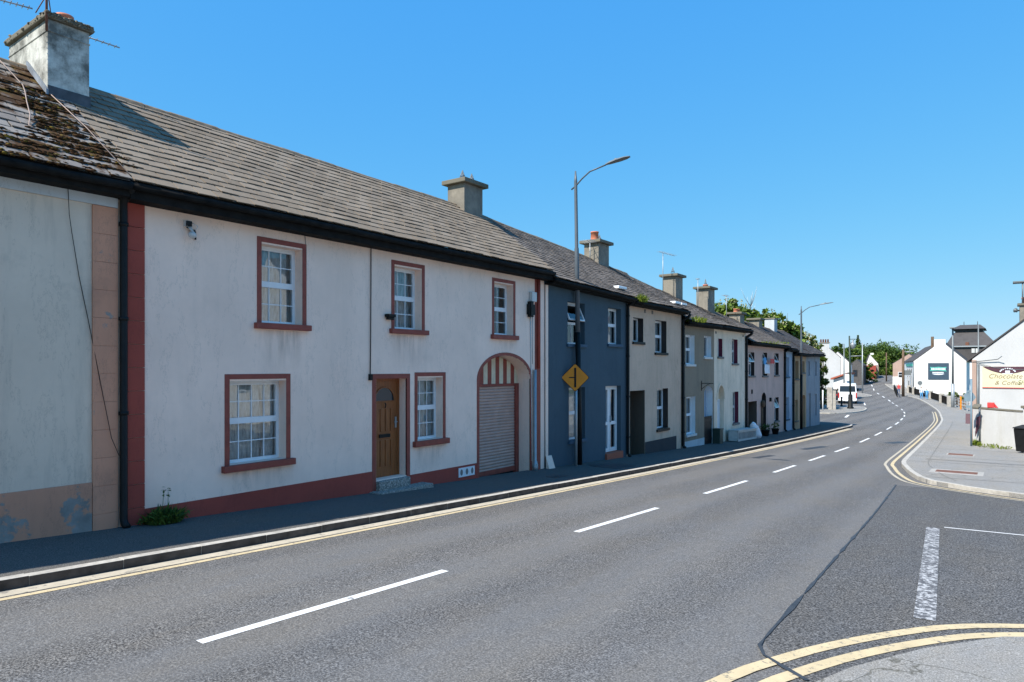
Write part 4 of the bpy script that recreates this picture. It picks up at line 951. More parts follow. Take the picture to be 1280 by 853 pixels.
# ------------------------------------------------------------------ plants
def leaf_cluster(b, c, R, n, size, rnd, flat=1., mi=0, shell=.55):
    for _ in range(n):
        d = Vector((rnd.gauss(0, 1), rnd.gauss(0, 1), rnd.gauss(0, 1))).normalized()
        rr = (shell + (1 - shell) * rnd.random()) if rnd.random() < .75 else rnd.random()
        p = Vector(c) + Vector((d.x * R[0], d.y * R[1], d.z * R[2])) * rr
        a = Vector((rnd.gauss(0, 1), rnd.gauss(0, 1), rnd.gauss(0, .6))).normalized(); q = a.cross(Vector((rnd.gauss(0, .5), rnd.gauss(0, .5), 1))).normalized()
        s = size * rnd.uniform(.6, 1.3); 
        b.add([p - a * s, p - q * s * .55 + a * s * .1, p + a * s, p + q * s * .55 + a * s * .1], [(0, 1, 2, 3)], mi)
def tree(label, base, blobs, leaf, leaf_s, dens, trunk_h, name='tree', blossom=0, seed=1, group=None, cat='tree'):
    rnd = random.Random(seed); base = Vector(base); r = thing(name, base, label, cat, group)
    H = max(bz + rz for (_, _, bz, _, rz) in blobs)
    b = MB(); tw = max(.06, H * .022)
    b.tube([base + Vector((0, 0, -.2)), base + Vector((tw * .3, 0, trunk_h * .5)), base + Vector((0, tw, trunk_h))], [tw * 1.3, tw, tw * .8], 8)
    for (bx, by, bz, rx, rz) in blobs:
        t = base + Vector((bx, by, bz)); st = base + Vector((0, tw * .5, trunk_h * rnd.uniform(.75, 1)))
        b.tube([st, st.lerp(t, .5) + Vector((0, 0, rz * .1)), t], [tw * .55, tw * .35, tw * .12], 6)
        for _ in range(3):
            d = Vector((rnd.gauss(0, 1) * rx, rnd.gauss(0, 1) * rx, abs(rnd.gauss(0, 1)) * rz)) * .5
            b.tube([st.lerp(t, .6), t + d], [tw * .25, tw * .05], 5)
    b.build('trunk', m['bark'], r)
    b = MB()
    for (bx, by, bz, rx, rz) in blobs:
        c = base + Vector((bx, by, bz)); n = int(dens * rx * rx * 24)
        for _ in range(max(5, n // 28)):                   # sub-clumps give an uneven outline and gaps
            d = Vector((rnd.gauss(0, 1), rnd.gauss(0, 1), rnd.gauss(0, 1))).normalized(); f = rnd.uniform(.55, 1.0)
            f = f if rnd.random() < .7 else rnd.uniform(.1, .6); cc = c + Vector((d.x * rx, d.y * rx, d.z * rz)) * f; q = rnd.uniform(.16, .34) * rx
            leaf_cluster(b, cc, (q, q, q * .75), 28, leaf_s, rnd)
    b.build('crown', m[leaf], r)
    if blossom:
        b = MB()
        for _ in range(blossom):
            bx, by, bz, rx, rz = rnd.choice(blobs); d = Vector((rnd.gauss(.35, 1), rnd.gauss(-.6, 1), rnd.gauss(.3, 1))).normalized()
            c = base + Vector((bx, by, bz)) + Vector((d.x * rx, d.y * rx, d.z * rz)) * rnd.uniform(.92, 1.12)
            leaf_cluster(b, c, (.09, .09, .22), 7, .10, rnd, shell=.1)
        b.build('blossom', m['blossom'], r)
    return r
def crown(n, W, z0, z1, seed):
    R = random.Random(seed); out = []
    for i in range(n):
        t = i / max(1, n - 1); z = lerp(z0, z1, t); w_ = W * math.sin(PI * (.22 + .68 * t)); a = i * 2.4 + R.random()
        rr = W * R.uniform(.42, .58) * (1 - .25 * t); out.append((w_ * .62 * math.cos(a), w_ * .62 * math.sin(a), z, rr, rr * .8))
    return out
def tree_at(x, ytop, d, W, label, leaf='leaf', name='chestnut_tree', blossom=0, seed=1, n=12, ls=.27, dens=14, group=None, low=.35):
    a = ray(x, ytop); t = d / -a[0]; X, Y, zt = a[0] * t, a[1] * t, a[2] * t; gz = g(Y) - .2
    H = zt - gz
    return tree(label, (X, Y, gz), crown(n, W, H * low, H - W * .38, seed), leaf, ls, dens, H * .4, name, blossom, seed, group)
TG = 'trees behind the terrace'
tree_at(912, 367, 20, 4.2, 'flowering chestnut tree left of the others, behind the third chimney from the right', 'leaf', blossom=260, seed=1, group=TG)
tree_at(936, 382, 19, 3.4, 'low flowering chestnut tree behind the cream house chimney', 'leaf', blossom=160, seed=2, group=TG)
tree_at(962, 383, 19, 3.6, 'green tree rising right behind the pale blue house chimneys', 'leaf', blossom=120, seed=3, group=TG)
tree_at(984, 398, 18, 2.9, 'chestnut tree thick with pale blossom left of the second street lamp', 'leaf', blossom=420, seed=4, group=TG)
tree_at(1004, 411, 17.5, 2.0, 'chestnut tree with pale blossom right of the second street lamp', 'leaf', blossom=420, seed=5, group=TG)
tree_at(1017, 424, 17, 1.3, 'leafy tree at the end of the terrace, partly in bloom', 'leaf', blossom=140, seed=6, group=TG, low=.2)
tree_at(1027, 441, 15.5, .75, 'narrow leafy tree standing just past the end house gable', 'leaf', blossom=70, seed=7, group=TG, low=.12)
tree('bright yellow green shrub at the foot of the tree past the terrace end', (-14.6, 62.5, g(62.5)), [(0, 0, 1.0, .7, .9), (.3, .8, .8, .7, .7), (-.2, -.6, .7, .6, .7), (0, .2, 1.8, .5, .6)], 'leaf_bright', .12, 16, .6, 'shrub', 0, 17, cat='shrub')
# bare twiggy tree top
a = ray(938, 368); t = 23 / -a[0]; bx_, by_, tz_ = a[0] * t, a[1] * t, a[2] * t
r = thing('bare_tree', (bx_, by_, g(by_) - .2), 'bare grey twiggy tree poking up among the chestnuts', 'tree'); b = MB(); R = random.Random(4)
b.tube([(bx_, by_, g(by_) - .4), (bx_, by_, tz_ - 3)], [.2, .1], 7); b.build('trunk', m['bark'], r); b = MB()
for i in range(26):
    z = R.uniform(tz_ - 4.5, tz_ - 1); q = Vector((bx_, by_, z)); d = Vector((R.gauss(0, .5), R.gauss(0, .5), R.uniform(.8, 1.8))); b.tube([q, q + d * .6, q + d * 1.0 + Vector((0, 0, .4))], [.035, .022, .008], 4)
b.build('twigs', m['galv'], r)
# weeds
def weed(label, c, n, h, w_, leaf='leaf_dark', seed=0, tall=0, name='weed'):
    R = random.Random(seed); b = MB(); c = Vector(c)
    for i in range(n):
        a = R.uniform(0, 2 * PI); rr = w_ * math.sqrt(R.random()); p = c + Vector((rr * math.cos(a) * .7 + .03, rr * math.sin(a), 0)); hh = h * R.uniform(.3, 1) * (1 - .5 * rr / w_)
        tip = p + Vector((R.gauss(.02, .06), R.gauss(0, .1), hh)); s = R.uniform(.010, .022) ; q = Vector((R.gauss(0, 1), R.gauss(0, 1), 0)).normalized() * s
        mid = p.lerp(tip, .55) + Vector((0, 0, .02)); b.add([p - q * .4, mid - q, tip, mid + q, p + q * .4], [(0, 1, 2, 3, 4)])
        if i % 2 == 0: leaf_cluster(b, mid, (.04, .05, .05), 4, .03, R)
    for i in range(tall):
        p = c + Vector((.05, R.gauss(0, .05), 0)); tip = p + Vector((R.gauss(.03, .03), R.gauss(0, .06), h * R.uniform(1.2, 1.6))); b.tube([p, tip], [.006, .003], 4); leaf_cluster(b, tip, (.03, .03, .1), 12, .025, R)
    return tag(b.build(name, m[leaf]), label, 'weed')
weed('dark green clump of weeds at the foot of the maroon corner quoins', (FX + .12, 5.0, g(5.0)), 420, .36, .23, seed=3, tall=2)
weed('bright tuft growing in the gutter between the blue and beige houses', (EX - .02, 20.35, 2.12), 120, .42, .3, 'lichen_green', 5)
weed('bright tuft growing in the gutter where the olive house roof begins', (EX - .02, 25.25, 1.74), 140, .36, .55, 'lichen_green', 6)
weed('yellow green moss strip along the mauve house gutter', (EX - .02, 34.6, 1.2), 150, .1, 1.6, 'lichen_green', 7, name='gutter_moss')
weed('low weeds along the base of the white yard wall', (-.3, 35.75, g(35.8)), 160, .22, 1.0, 'lichen_green', 8)
weed('yellow green weeds round the foot of the grey sign post', (-1.06, 36.45, g(36.5)), 120, .4, .28, 'lichen_green', 9)

# ------------------------------------------------------------------ clutter on the left pavement
cx, cy = FX + .34, 29.75; zg = g(31)
r = thing('planter_trough', (cx, 31, zg), 'long pale planter trough with a slatted front under the cream house window', 'planter')
tz = lambda y: g(y) + .48
b = MB()
for x in (FX + .14, FX + .52): b.prism([(x, 29.6, g(29.6) + .02), (x, 32.3, g(32.3) + .02), (x, 32.3, g(32.3) + .10), (x, 29.6, g(29.6) + .10)], (.05, 0, 0)); b.prism([(x, 29.6, tz(29.6) - .08), (x, 32.3, tz(32.3) - .08), (x, 32.3, tz(32.3)), (x, 29.6, tz(29.6))], (.05, 0, 0))
for y in (29.6, 32.25): b.box(FX + .15, FX + .56, y, y + .05, g(y) + .03, tz(y) - .01)
b.prism([(FX + .12, 29.58, tz(29.6)), (FX + .6, 29.58, tz(29.6)), (FX + .6, 29.58, tz(29.6) + .03), (FX + .12, 29.58, tz(29.6) + .03)], (0, 2.74, tz(32.3) - tz(29.6))); b.build('frame', m['patio_white'], r)
b = MB()
for i in range(15): y = 29.72 + i * .175; b.box(FX + .552, FX + .560, y, y + .07, g(y) + .09, tz(y) - .07)
b.build('slats', m['patio_white'], r)
b = MB(); b.prism([(FX + .2, 29.66, g(29.7) + .05), (FX + .2, 32.2, g(32.2) + .05), (FX + .2, 32.2, tz(32.2) - .03), (FX + .2, 29.66, tz(29.7) - .03)], (.28, 0, 0)); b.build('liner', m['dark_frame'], r)
R = random.Random(8); b = MB(); vs = []; n1, n2 = 9, 12; c0 = Vector((FX + .42, 32.75, g(32.8)))
for j in range(n1):
    t = j / (n1 - 1); rad = [.30, .37, .38, .37, .36, .35, .33, .29, .16][j]; cz = c0 + Vector((.0, -.42 * t + .1, .66 * t))
    for q in range(n2):
        a = 2 * PI * q / n2; rr = rad * (1 + R.uniform(-.08, .08)); vs.append(cz + Vector((rr * .6 * math.cos(a), rr * 1.0 * math.sin(a), R.uniform(-.02, .02) + (-.15 * math.sin(a) * t))))
b.add(vs, [(j * n2 + q, j * n2 + (q + 1) % n2, (j + 1) * n2 + (q + 1) % n2, (j + 1) * n2 + q) for j in range(n1 - 1) for q in range(n2)] + [list(range(n2))[::-1], [(n1 - 1) * n2 + q for q in range(n2)]], 0, True)
tag(b.build('white_sack', m['white_cloth']), 'bulging white sack leaning against the end of the planter trough', 'sack')
r = thing('storage_box', (FX + .2, 28.1, g(28.1)), 'small dark green box on the pavement beside the arched doors', 'box'); b = MB(); b.box(FX + .03, FX + .34, 27.95, 28.35, g(28.2) - .02, g(28.2) + .58); b.build('body', m['olive_bin'], r, bevel=.02)
b = MB(); b.box(FX + .02, FX + .36, 27.93, 28.37, g(28.2) + .581, g(28.2) + .63); b.build('lid', m['olive_bin'], r, bevel=.01)
def flower_pot(y, label, s):
    r = thing('flower_pot', (FX + .3, y, g(y)), label, 'plant pot', 'pots by the mauve house door'); b = MB(); b.lathe((FX + .3, y, g(y) - .01), [(.13, 0), (.19, .26), (.2, .27), (.2, .31), (.16, .31)], 12); b.build('pot', m['black_matt'], r)
    b = MB(); leaf_cluster(b, (FX + .3, y, g(y) + .42), (.22, .25, .2), 90, .06, random.Random(s)); b.build('plant', m['leaf_dark'], r)
flower_pot(34.75, 'dark pot with a small bush left of the mauve house door', 1); flower_pot(36.5, 'dark pot with a small bush right of the mauve house door', 2)
# washing hung out of the mauve house's middle window
def cloth(label, y0, y1, z0, z1, mat, seed, X=FX + .08):
    R = random.Random(seed); b = MB(); n = 8; vs = []
    for j in range(n + 1):
        for i in range(n + 1): vs.append((X + .03 * math.sin(i * 1.7 + seed) * (1 - j / n * .3), lerp(y0, y1, i / n) + .02 * math.sin(j + seed), lerp(z0, z1, j / n)))
    b.add(vs, [(j * (n + 1) + i, j * (n + 1) + i + 1, (j + 1) * (n + 1) + i + 1, (j + 1) * (n + 1) + i) for j in range(n) for i in range(n)], 0, True)
    o = b.build('hanging_cloth', m[mat]); md = o.modifiers.new('thick', 'SOLIDIFY'); md.thickness = .012
    return tag(o, label, 'cloth', 'washing at the mauve house window')
cloth('white cloth hung out of the middle mauve house window', 35.3, 36.2, -.30, .18, 'white_cloth', 1)
cloth('pale blue cloth hung at the top of the middle mauve house window', 35.25, 35.7, .18, .52, 'lightblue_cloth', 2, FX + .06)
cloth('red cloth sticking out beside the middle mauve house window', 36.0, 36.75, .22, .46, 'red', 3, FX + .2)

# ================================================================== right-hand side
# white gabled cafe with banner
YG = 39.6
eL = px(1215.5, 449, YG); ap = px(1288, 395.5, YG); eR = (2 * ap[0] - eL[0], eL[1])
cafe = thing('cafe_house', (ap[0], YG, g(YG)), 'white gabled cafe house with a chocolate and coffee banner on its end wall', 'house')
b = MB(); gx = [(eL[0], YG, -4.5), (eR[0], YG, -4.5), (eR[0], YG, eR[1]), (ap[0], YG, ap[1]), (eL[0], YG, eL[1])]; b.prism(gx[::-1], (0, 9, 0)); b.build('wall', m['wall_white'], cafe)
b = MB()
for s_, e in ((1, eL), (-1, eR)):
    b.prism([(ap[0], YG - .05, ap[1] + .02), (ap[0], YG - .05, ap[1] + .10), (e[0] - s_ * .2, YG - .05, e[1] - .13 + .10), (e[0] - s_ * .2, YG - .05, e[1] - .13 + .02)][::s_], (0, 9.1, 0))
b.build('roof', m['slate_dark'], cafe)
b = MB(); b.box(eL[0] - .02, eL[0] + .16, YG - .05, YG - .001, -4, eL[1] - .05); b.build('corner_pilaster', m['pinkish'], cafe)
b = MB(); b.tube([(eL[0] + .22, YG - .06, eL[1] - .25), (eL[0] + .22, YG - .06, -3.5)], .05, 8); b.tube([(eL[0] + .2, YG - .05, eL[1] - .2), (eL[0] + .9, YG - .05, eL[1] - .42), (eL[0] + 1.5, YG - .05, eL[1] - .5), (eL[0] + 3.8, YG - .05, eL[1] - .55)], .012, 5); b.tube([(eL[0] + .0, YG - .05, eL[1] - .15), (eL[0] + 1.0, YG - .12, eL[1] - .02), (eL[0] + 1.15, YG - .3, eL[1] + .12)], .02, 5); b.build('downpipe', m['steel'], cafe)
c0, c1 = px(1274.5, 372, YG), px(1302, 372, YG)
b = MB(); b.box(c0[0], c1[0], YG + .02, YG + .75, ap[1] - .6, px(1275, 382, YG)[1]); b.build('chimney', m['chim_grey'], cafe, bevel=.01)
zc = px(1275, 382, YG)[1]; b = MB(); b.box(c0[0] - .08, c1[0] + .08, YG - .06, YG + .83, zc + .001, zc + .1); b.build('chimney_cap', m['chim_cap'], cafe)
for i, q in enumerate((.25, .8)):
    b = MB(); b.lathe((c0[0] + q, YG + .38, zc + .1), [(.17, 0), (.16, .2), (.18, .21), (.18, .3)], 12); b.build('chimney_pot', m['terracotta'], cafe)
b = MB(); b.box(c0[0] - .25, c1[0] + .2, YG + .02, YG + .72, zc + 1.08, zc + 1.14)
for dx in (.12, .9):
    for dy in (.12, .6): b.tube([(c0[0] + dx, YG + dy, zc + .1), (c0[0] + dx, YG + dy, zc + 1.09)], .03, 6)
b.build('chimney_hood', m['steel'], cafe)
b = MB(); q = px(1271, 388, YG); b.tube([(c0[0] + .02, YG + .3, q[1]), (q[0] - .05, YG + .2, q[1])], .04, 6); b.blob((q[0] - .05, YG + .15, q[1]), .1); b.build('chimney_bracket', m['steel'], cafe)
# banner
B0, B1 = px(1228, 458.5, YG - .03), px(1292, 486, YG - .03); bw_, bh_ = B1[0] - B0[0], B0[1] - B1[1]
ban = MB(); ban.box(B0[0], B1[0], YG - .035, YG - .004, B1[1], B0[1]); ban = tag(ban.build('banner', m['banner']), 'pale yellow banner reading Chocolate and Coffee Shop on the white gable', 'banner')
b = MB(); cxm = (B0[0] + B1[0]) / 2; P = []
for i in range(17):
    u = -1 + 2 * i / 16; P.append((cxm + u * bw_ * .5, YG - .038, B0[1] - bh_ * .33 * (1 - u * u)))
b.prism(P, (0, -.004, 0)); b.build('banner_arc', m['burgundy'], ban)
b = MB(); b.box(B0[0], B1[0], YG - .040, YG - .036, B1[1], B1[1] + .035); b.build('banner_edge', m['red'], ban)
def text(parent, s, loc, size, mat, rot=(PI / 2, 0, 0), shear=0, ext=.002, align='LEFT', name='lettering', sx=1, off=-.006):
    cu = bpy.data.curves.new(name, 'FONT'); cu.body = s; cu.size = size; cu.shear = shear; cu.extrude = ext; cu.align_x = align; cu.resolution_u = 4; cu.offset = off
    o = bpy.data.objects.new('tmp', cu); COL.objects.link(o); bpy.context.view_layer.update()
    me = bpy.data.meshes.new_from_object(o.evaluated_get(bpy.context.evaluated_depsgraph_get())); bpy.data.objects.remove(o); me.name = name
    from mathutils import Euler
    me.transform(Matrix.Translation(Vector(loc) - ORG[parent.name]) @ Euler(rot).to_matrix().to_4x4() @ Matrix.Diagonal((sx, 1, 1, 1)))
    me.materials.clear(); me.materials.append(mat); t = bpy.data.objects.new(name, me); COL.objects.link(t); t.parent = parent; ORG[t.name] = ORG[parent.name]; return t
def bp(x, y): q = px(x, y, YG - .045); return (q[0], YG - .045, q[1])
text(ban, 'Chocolate', bp(1235, 473), .31, m['brown_ink'], shear=.3)
text(ban, '& Coffee', bp(1243, 481), .28, m['brown_ink'], shear=.3)
text(ban, 'Shop', bp(1271, 481), .3, m['green_ink'], shear=.3)
b = MB(); e0 = bp(1259.5, 463.5)
for i in range(9): t = PI * (.12 + .76 * i / 8); b.box(e0[0] + .30 * math.cos(t) - .025, e0[0] + .30 * math.cos(t) + .025, YG - .048, YG - .044, e0[2] - .10 + .2 * math.sin(t) - .03, e0[2] - .10 + .2 * math.sin(t) + .03)
b.box(e0[0] - .09, e0[0] + .09, YG - .048, YG - .044, e0[2] - .10, e0[2] + .0); b.box(e0[0] - .2, e0[0] + .2, YG - .048, YG - .044, e0[2] - .16, e0[2] - .125)
b.build('emblem', m['white_cloth'], ban)
# yard wall
wl = [(-1.16, 36.85), (.62, 35.0), (6.5, 29.6)]
yw = thing('yard_wall', (-.2, 36, g(36)), 'white rendered yard wall with dark coping in front of the cafe', 'wall')
def wallseg(b, a, c, z0, z1a, z1c, th, mi=0):
    a, c = Vector(a), Vector(c); t = (c - a).normalized(); n = Vector((-t.y, t.x)) * th
    b.add([(a.x, a.y, z0), (c.x, c.y, z0), (c.x + n.x, c.y + n.y, z0), (a.x + n.x, a.y + n.y, z0), (a.x, a.y, z1a), (c.x, c.y, z1c), (c.x + n.x, c.y + n.y, z1c), (a.x + n.x, a.y + n.y, z1a)], [(3, 2, 1, 0), (4, 5, 6, 7), (0, 1, 5, 4), (1, 2, 6, 5), (2, 3, 7, 6), (3, 0, 4, 7)], mi)
zt0, zt1 = -1.83, -1.86
b = MB(); wallseg(b, wl[0], wl[1], -4, zt0, zt1, .25); wallseg(b, (.9, 34.75), wl[2], -4, zt1, zt1, .25); wallseg(b, (wl[0][0], wl[0][1] + .26), (wl[0][0] + .0, 39.5), -4, zt0, zt0, -.25); b.build('render', m['wall_yard'], yw)
b = MB(); wallseg(b, (wl[0][0] - .05, wl[0][1] + .02), wl[1], zt0 + .002, zt0 + .09, zt1 + .09, .3); wallseg(b, (.9, 34.7), wl[2], zt1 + .002, zt1 + .09, zt1 + .09, .32); wallseg(b, (wl[0][0] - .04, wl[0][1] + .35), (wl[0][0] - .04, 39.5), zt0 + .012, zt0 + .10, zt0 + .10, -.3); b.build('coping', m['chim_cap'], yw, bevel=.02)
b = MB(); wallseg(b, (.60, 34.92), (.92, 34.63), -4, zt1 + .2, zt1 + .2, .36); b.build('pillar', m['wall_yard'], yw, bevel=.01)
b = MB(); wallseg(b, (.52, 34.93), (1.0, 34.5), zt1 + .201, zt1 + .31, zt1 + .31, .5); b.build('pillar_cap', m['chim_cap'], yw, bevel=.02)
b = MB(); q = px(1224, 540, 35.95); b.tube([(-.90, 36.5, zt0 + .05), (-.90, 36.5, g(36.5))], .035, 8); b.build('drainpipe', m['steel'], yw)
b = MB(); b.prism([(-1.0, 36.52, -2.2), (-.86, 36.36, -2.1), (-.88, 36.38, -2.5), (-1.05, 36.58, -3.05)], (-.02, -.03, 0)); tag(b.build('furled_flag', m['burgundy']), 'dark furled cloth hanging by a pipe on the white yard wall', 'flag')
b = MB(); b.box(-.62, -.36, 36.2, 36.42, zt0 + .095, zt0 + .32); b.prism([(-.36, 36.2, zt0 + .095), (-.22, 36.1, zt0 + .095), (-.36, 36.2, zt0 + .28)], (0, .2, 0)); tag(b.build('red_box', m['red'], bevel=.02), 'bright red box standing on the yard wall coping', 'box')
# wheelie bin
bn = Vector((.66, 33.35)); bz = g(33.3); r = thing('wheelie_bin', (*bn, bz), 'black wheelie bin in front of the white yard wall at the right edge', 'bin')
b = MB(); MBn = Matrix.Translation((bn.x, bn.y, bz)) @ Matrix.Rotation(math.radians(-28), 4, 'Z')
pr0 = [(-.24, -.22), (.24, -.22), (.24, .25), (-.24, .25)]; pr1 = [(-.29, -.30), (.29, -.30), (.29, .32), (-.29, .32)]
b.add([MBn @ Vector((x, y, .06)) for x, y in pr0] + [MBn @ Vector((x, y, .95)) for x, y in pr1], [(3, 2, 1, 0), (0, 1, 5, 4), (1, 2, 6, 5), (2, 3, 7, 6), (3, 0, 4, 7), (4, 5, 6, 7)]); b.build('body', m['black'], r, bevel=.03)
b = MB(); b.add([MBn @ Vector(p) for p in ((-.31, -.34, .955), (.31, -.34, .955), (.31, .34, .955), (-.31, .34, .955), (-.29, -.32, 1.0), (.29, -.32, 1.0), (.27, .3, 1.08), (-.27, .3, 1.08))], [(3, 2, 1, 0), (4, 5, 6, 7), (0, 1, 5, 4), (1, 2, 6, 5), (2, 3, 7, 6), (3, 0, 4, 7)]); b.tube([MBn @ Vector((-.22, .37, 1.0)), MBn @ Vector((.22, .37, 1.0))], .02, 6); b.build('lid', m['black'], r, bevel=.015)
for s_ in (-1, 1):
    b = MB(); b.tube([MBn @ Vector((s_ * .27, .24, .1)), MBn @ Vector((s_ * .21, .24, .1))], .1, 14); b.build('wheel', m['tyre'], r)
# grey sign post seen from behind
sx_, sy_ = -1.18, 35.7; zg = g(sy_); r = thing('sign_post', (sx_, sy_, zg), 'tall thin grey post with the backs of direction signs by the yard wall corner', 'sign post')
b = MB(); b.tube([(sx_, sy_, zg - .1), (sx_, sy_, -.48)], .04, 8); b.build('post', m['sign_back'], r)
def spx(x, y): q = px(x, y, sy_ + .05); return (q[0], sy_ + .05, q[1])
b = MB(); b.prism([spx(*p) for p in ((1205.5, 492), (1216, 491), (1220, 497), (1216, 502), (1205, 502))], (0, .02, 0)); b.prism([spx(*p) for p in ((1207, 491), (1209.5, 488), (1212.5, 488), (1215, 491))], (0, .02, 0)); b.build('sign_plate', m['sign_back'], r)
b = MB(); b.box(spx(1207, 0)[0], spx(1214.5, 0)[0], sy_ + .02, sy_ + .05, spx(0, 475.5)[2], spx(0, 474.5)[2]); b.build('bracket', m['sign_back'], r)

# ------------------------------------------------------------------ far right: pub, maltings, fence, poles
def oriented(X, Y, ang): return Matrix.Translation((X, Y, 0)) @ Matrix.Rotation(ang, 4, 'Z')
def gable_house(name, label, X, Y, ang, wd, depth, zb, ze, zr, wall, roof, cat='house', group=None, ov=.15, apex=.5):
    """gable end on the local front (-y) side, spanning local x 0..wd; runs back to local y = depth"""
    M = oriented(X, Y, ang); r = thing(name, tuple(M @ Vector((wd / 2, 0, g(Y)))), label, cat, group)
    b = MB(); P = [(0, 0, zb), (wd, 0, zb), (wd, 0, ze), (wd * apex, 0, zr), (0, 0, ze)]
    b.prism([M @ Vector(p) for p in P][::-1], M.to_3x3() @ Vector((0, depth, 0))); b.build('wall', m[wall], r)
    b = MB()
    for s_, x in ((1, 0), (-1, wd)):
        L = abs(wd * apex - x); sl = (zr - ze) / L; xe = x - s_ * ov; zee = ze - sl * ov
        pts = [(wd * apex, .12, zr + .02), (xe, .12, zee + .02), (xe, .12, zee + .12), (wd * apex, .12, zr + .12)]
        b.prism([M @ Vector(p) for p in pts][::s_], M.to_3x3() @ Vector((0, depth - .12, 0)))
    ro = b.build('roof', m[roof], r)
    return r, M, ro
def mbox(M, nm, mat, parent, x0, x1, y0, y1, z0, z1, bevel=0):
    b = MB(); b.box(x0, x1, y0, y1, z0, z1, 0, M); return b.build(nm, m[mat] if isinstance(mat, str) else mat, parent, bevel)
def wall_window(M, r, x0, x1, z0, z1, y=-.01, face='front', fr='white_pvc'):
    b = MB()
    if face == 'front':
        rect = lambda a, c, e, f, d0, d1, mi=0: b.box(a, c, y - d1, y - d0, e, f, mi, M)
    else:
        rect = lambda a, c, e, f, d0, d1, mi=0: b.box(-d1, -d0, a, c, e, f, mi, M)
    t = .08; rect(x0, x1, z0, z0 + t, 0, .05); rect(x0, x1, z1 - t, z1, 0, .05); rect(x0, x0 + t, z0 + t, z1 - t, 0, .05); rect(x1 - t, x1, z0 + t, z1 - t, 0, .05); rect(x0 + t, x1 - t, (z0 + z1) / 2 - .03, (z0 + z1) / 2 + .03, 0, .045)
    w_ = b.build('window', m[fr], r); b = MB()
    if face == 'front': b.box(x0 + t, x1 - t, y - .02, y, z0 + t, z1 - t, 0, M)
    else: b.box(-.02, -.0, x0 + t, x1 - t, z0 + t, z1 - t, 0, M)
    b.build('pane', m['dark_glass'], w_)
# pub: gable corner where the fence bends
YP = 122.0
pl_, pr_ = px(1142, 452, YP), px(1207.5, 452, YP - 1.0); pa = px(1177, 427, YP)
pw = pr_[0] - pl_[0]; ang = math.radians(12)
pub, MP, proof = gable_house('pub', 'white gabled pub with a dark sign on its end wall beyond the railings', pl_[0], YP, 0.0, pw, 14, -4.8, pl_[1], pa[1], 'wall_bright', 'slate_dark', 'pub', apex=(pa[0] - pl_[0]) / pw)
q0, q1 = px(1167.5, 426, YP), px(1182, 426, YP); mbox(Matrix.Identity(4), 'chimney', 'wall_bright', proof, q0[0], q1[0], YP + .02, YP + 1.0, pa[1] - 1, pa[1] + .32)
q0 = px(1165, 421, YP + 1); mbox(Matrix.Identity(4), 'chimney_stack', 'pole_wood', proof, q0[0] - .15, q0[0] + .22, YP + 1.1, YP + 1.5, pa[1] - 1.5, q0[1])
b = MB(); b.tube([(pl_[0] - .02, YP - .05, pl_[1] - .1), (pl_[0] - .02, YP - .05, -4.3)], .07, 8); b.build('downpipe', m['steel'], pub)
# street front of the pub, running away up the bend
A_ = Vector((pl_[0] - .0, YP + .05)); Bv = px(1130.5, 452, 146.0); B_ = Vector((Bv[0], 146.0)); dv = (B_ - A_); n_ = Vector((dv.y, -dv.x)).normalized() * 6.5
wing = thing('pub_wing', (A_.x, A_.y + 8, g(130)), 'white street front of the pub with teal fascia board up the bend', 'pub')
mid = n_ * .5; ez, rz = pl_[1], pa[1] - .4
b = MB(); f = lambda p, z: (p.x, p.y, z)
o1 = Vector((.0, .04)); A2 = A_ + o1
b.prism([f(A2, -4.8), f(A2 + n_, -4.8), f(A2 + n_, ez), f(A2 + mid, rz), f(A2, ez)], (dv.x, dv.y, 0)); b.build('wall', m['wall_bright'], wing)
b = MB(); e_ = -n_.normalized() * .15
b.prism([f(A2 + e_, ez + .01), f(A2 + mid, rz + .03), f(A2 + mid, rz + .15), f(A2 + e_, ez + .13)], (dv.x, dv.y, 0)); b.prism([f(A2 + n_, ez + .02), f(A2 + n_, ez + .14), f(A2 + mid, rz + .15), f(A2 + mid, rz + .03)], (dv.x, dv.y, 0)); b.build('roof', m['slate_dark'], wing)
ft = dv.normalized(); nn = -n_.normalized()
def wbox(nm, mat, u0, u1, z0, z1, th, parent=wing):
    a, c = A2 + ft * u0, A2 + ft * u1; bb = MB(); bb.prism([f(a + nn * .005, z0), f(c + nn * .005, z0), f(c + nn * .005, z1), f(a + nn * .005, z1)], (nn.x * th, nn.y * th, 0)); return bb.build(nm, m[mat], parent)
wbox('fascia_board', 'teal', 2, 18, ez - .75, ez - .35, .08)
for u in (4, 9, 14): wbox('window', 'dark_glass', u, u + 1.2, -3.0, -1.4, .03)
for u in (4, 9, 14): wbox('window', 'dark_glass', u, u + 1.1, -.8, .2 - .35, .03)
wbox('door', 'black', 11.2, 12.2, -4.4, -2.2, .03); wbox('hanging_sign', 'steel', 5.9, 6.3, -1.2, -.4, .9)
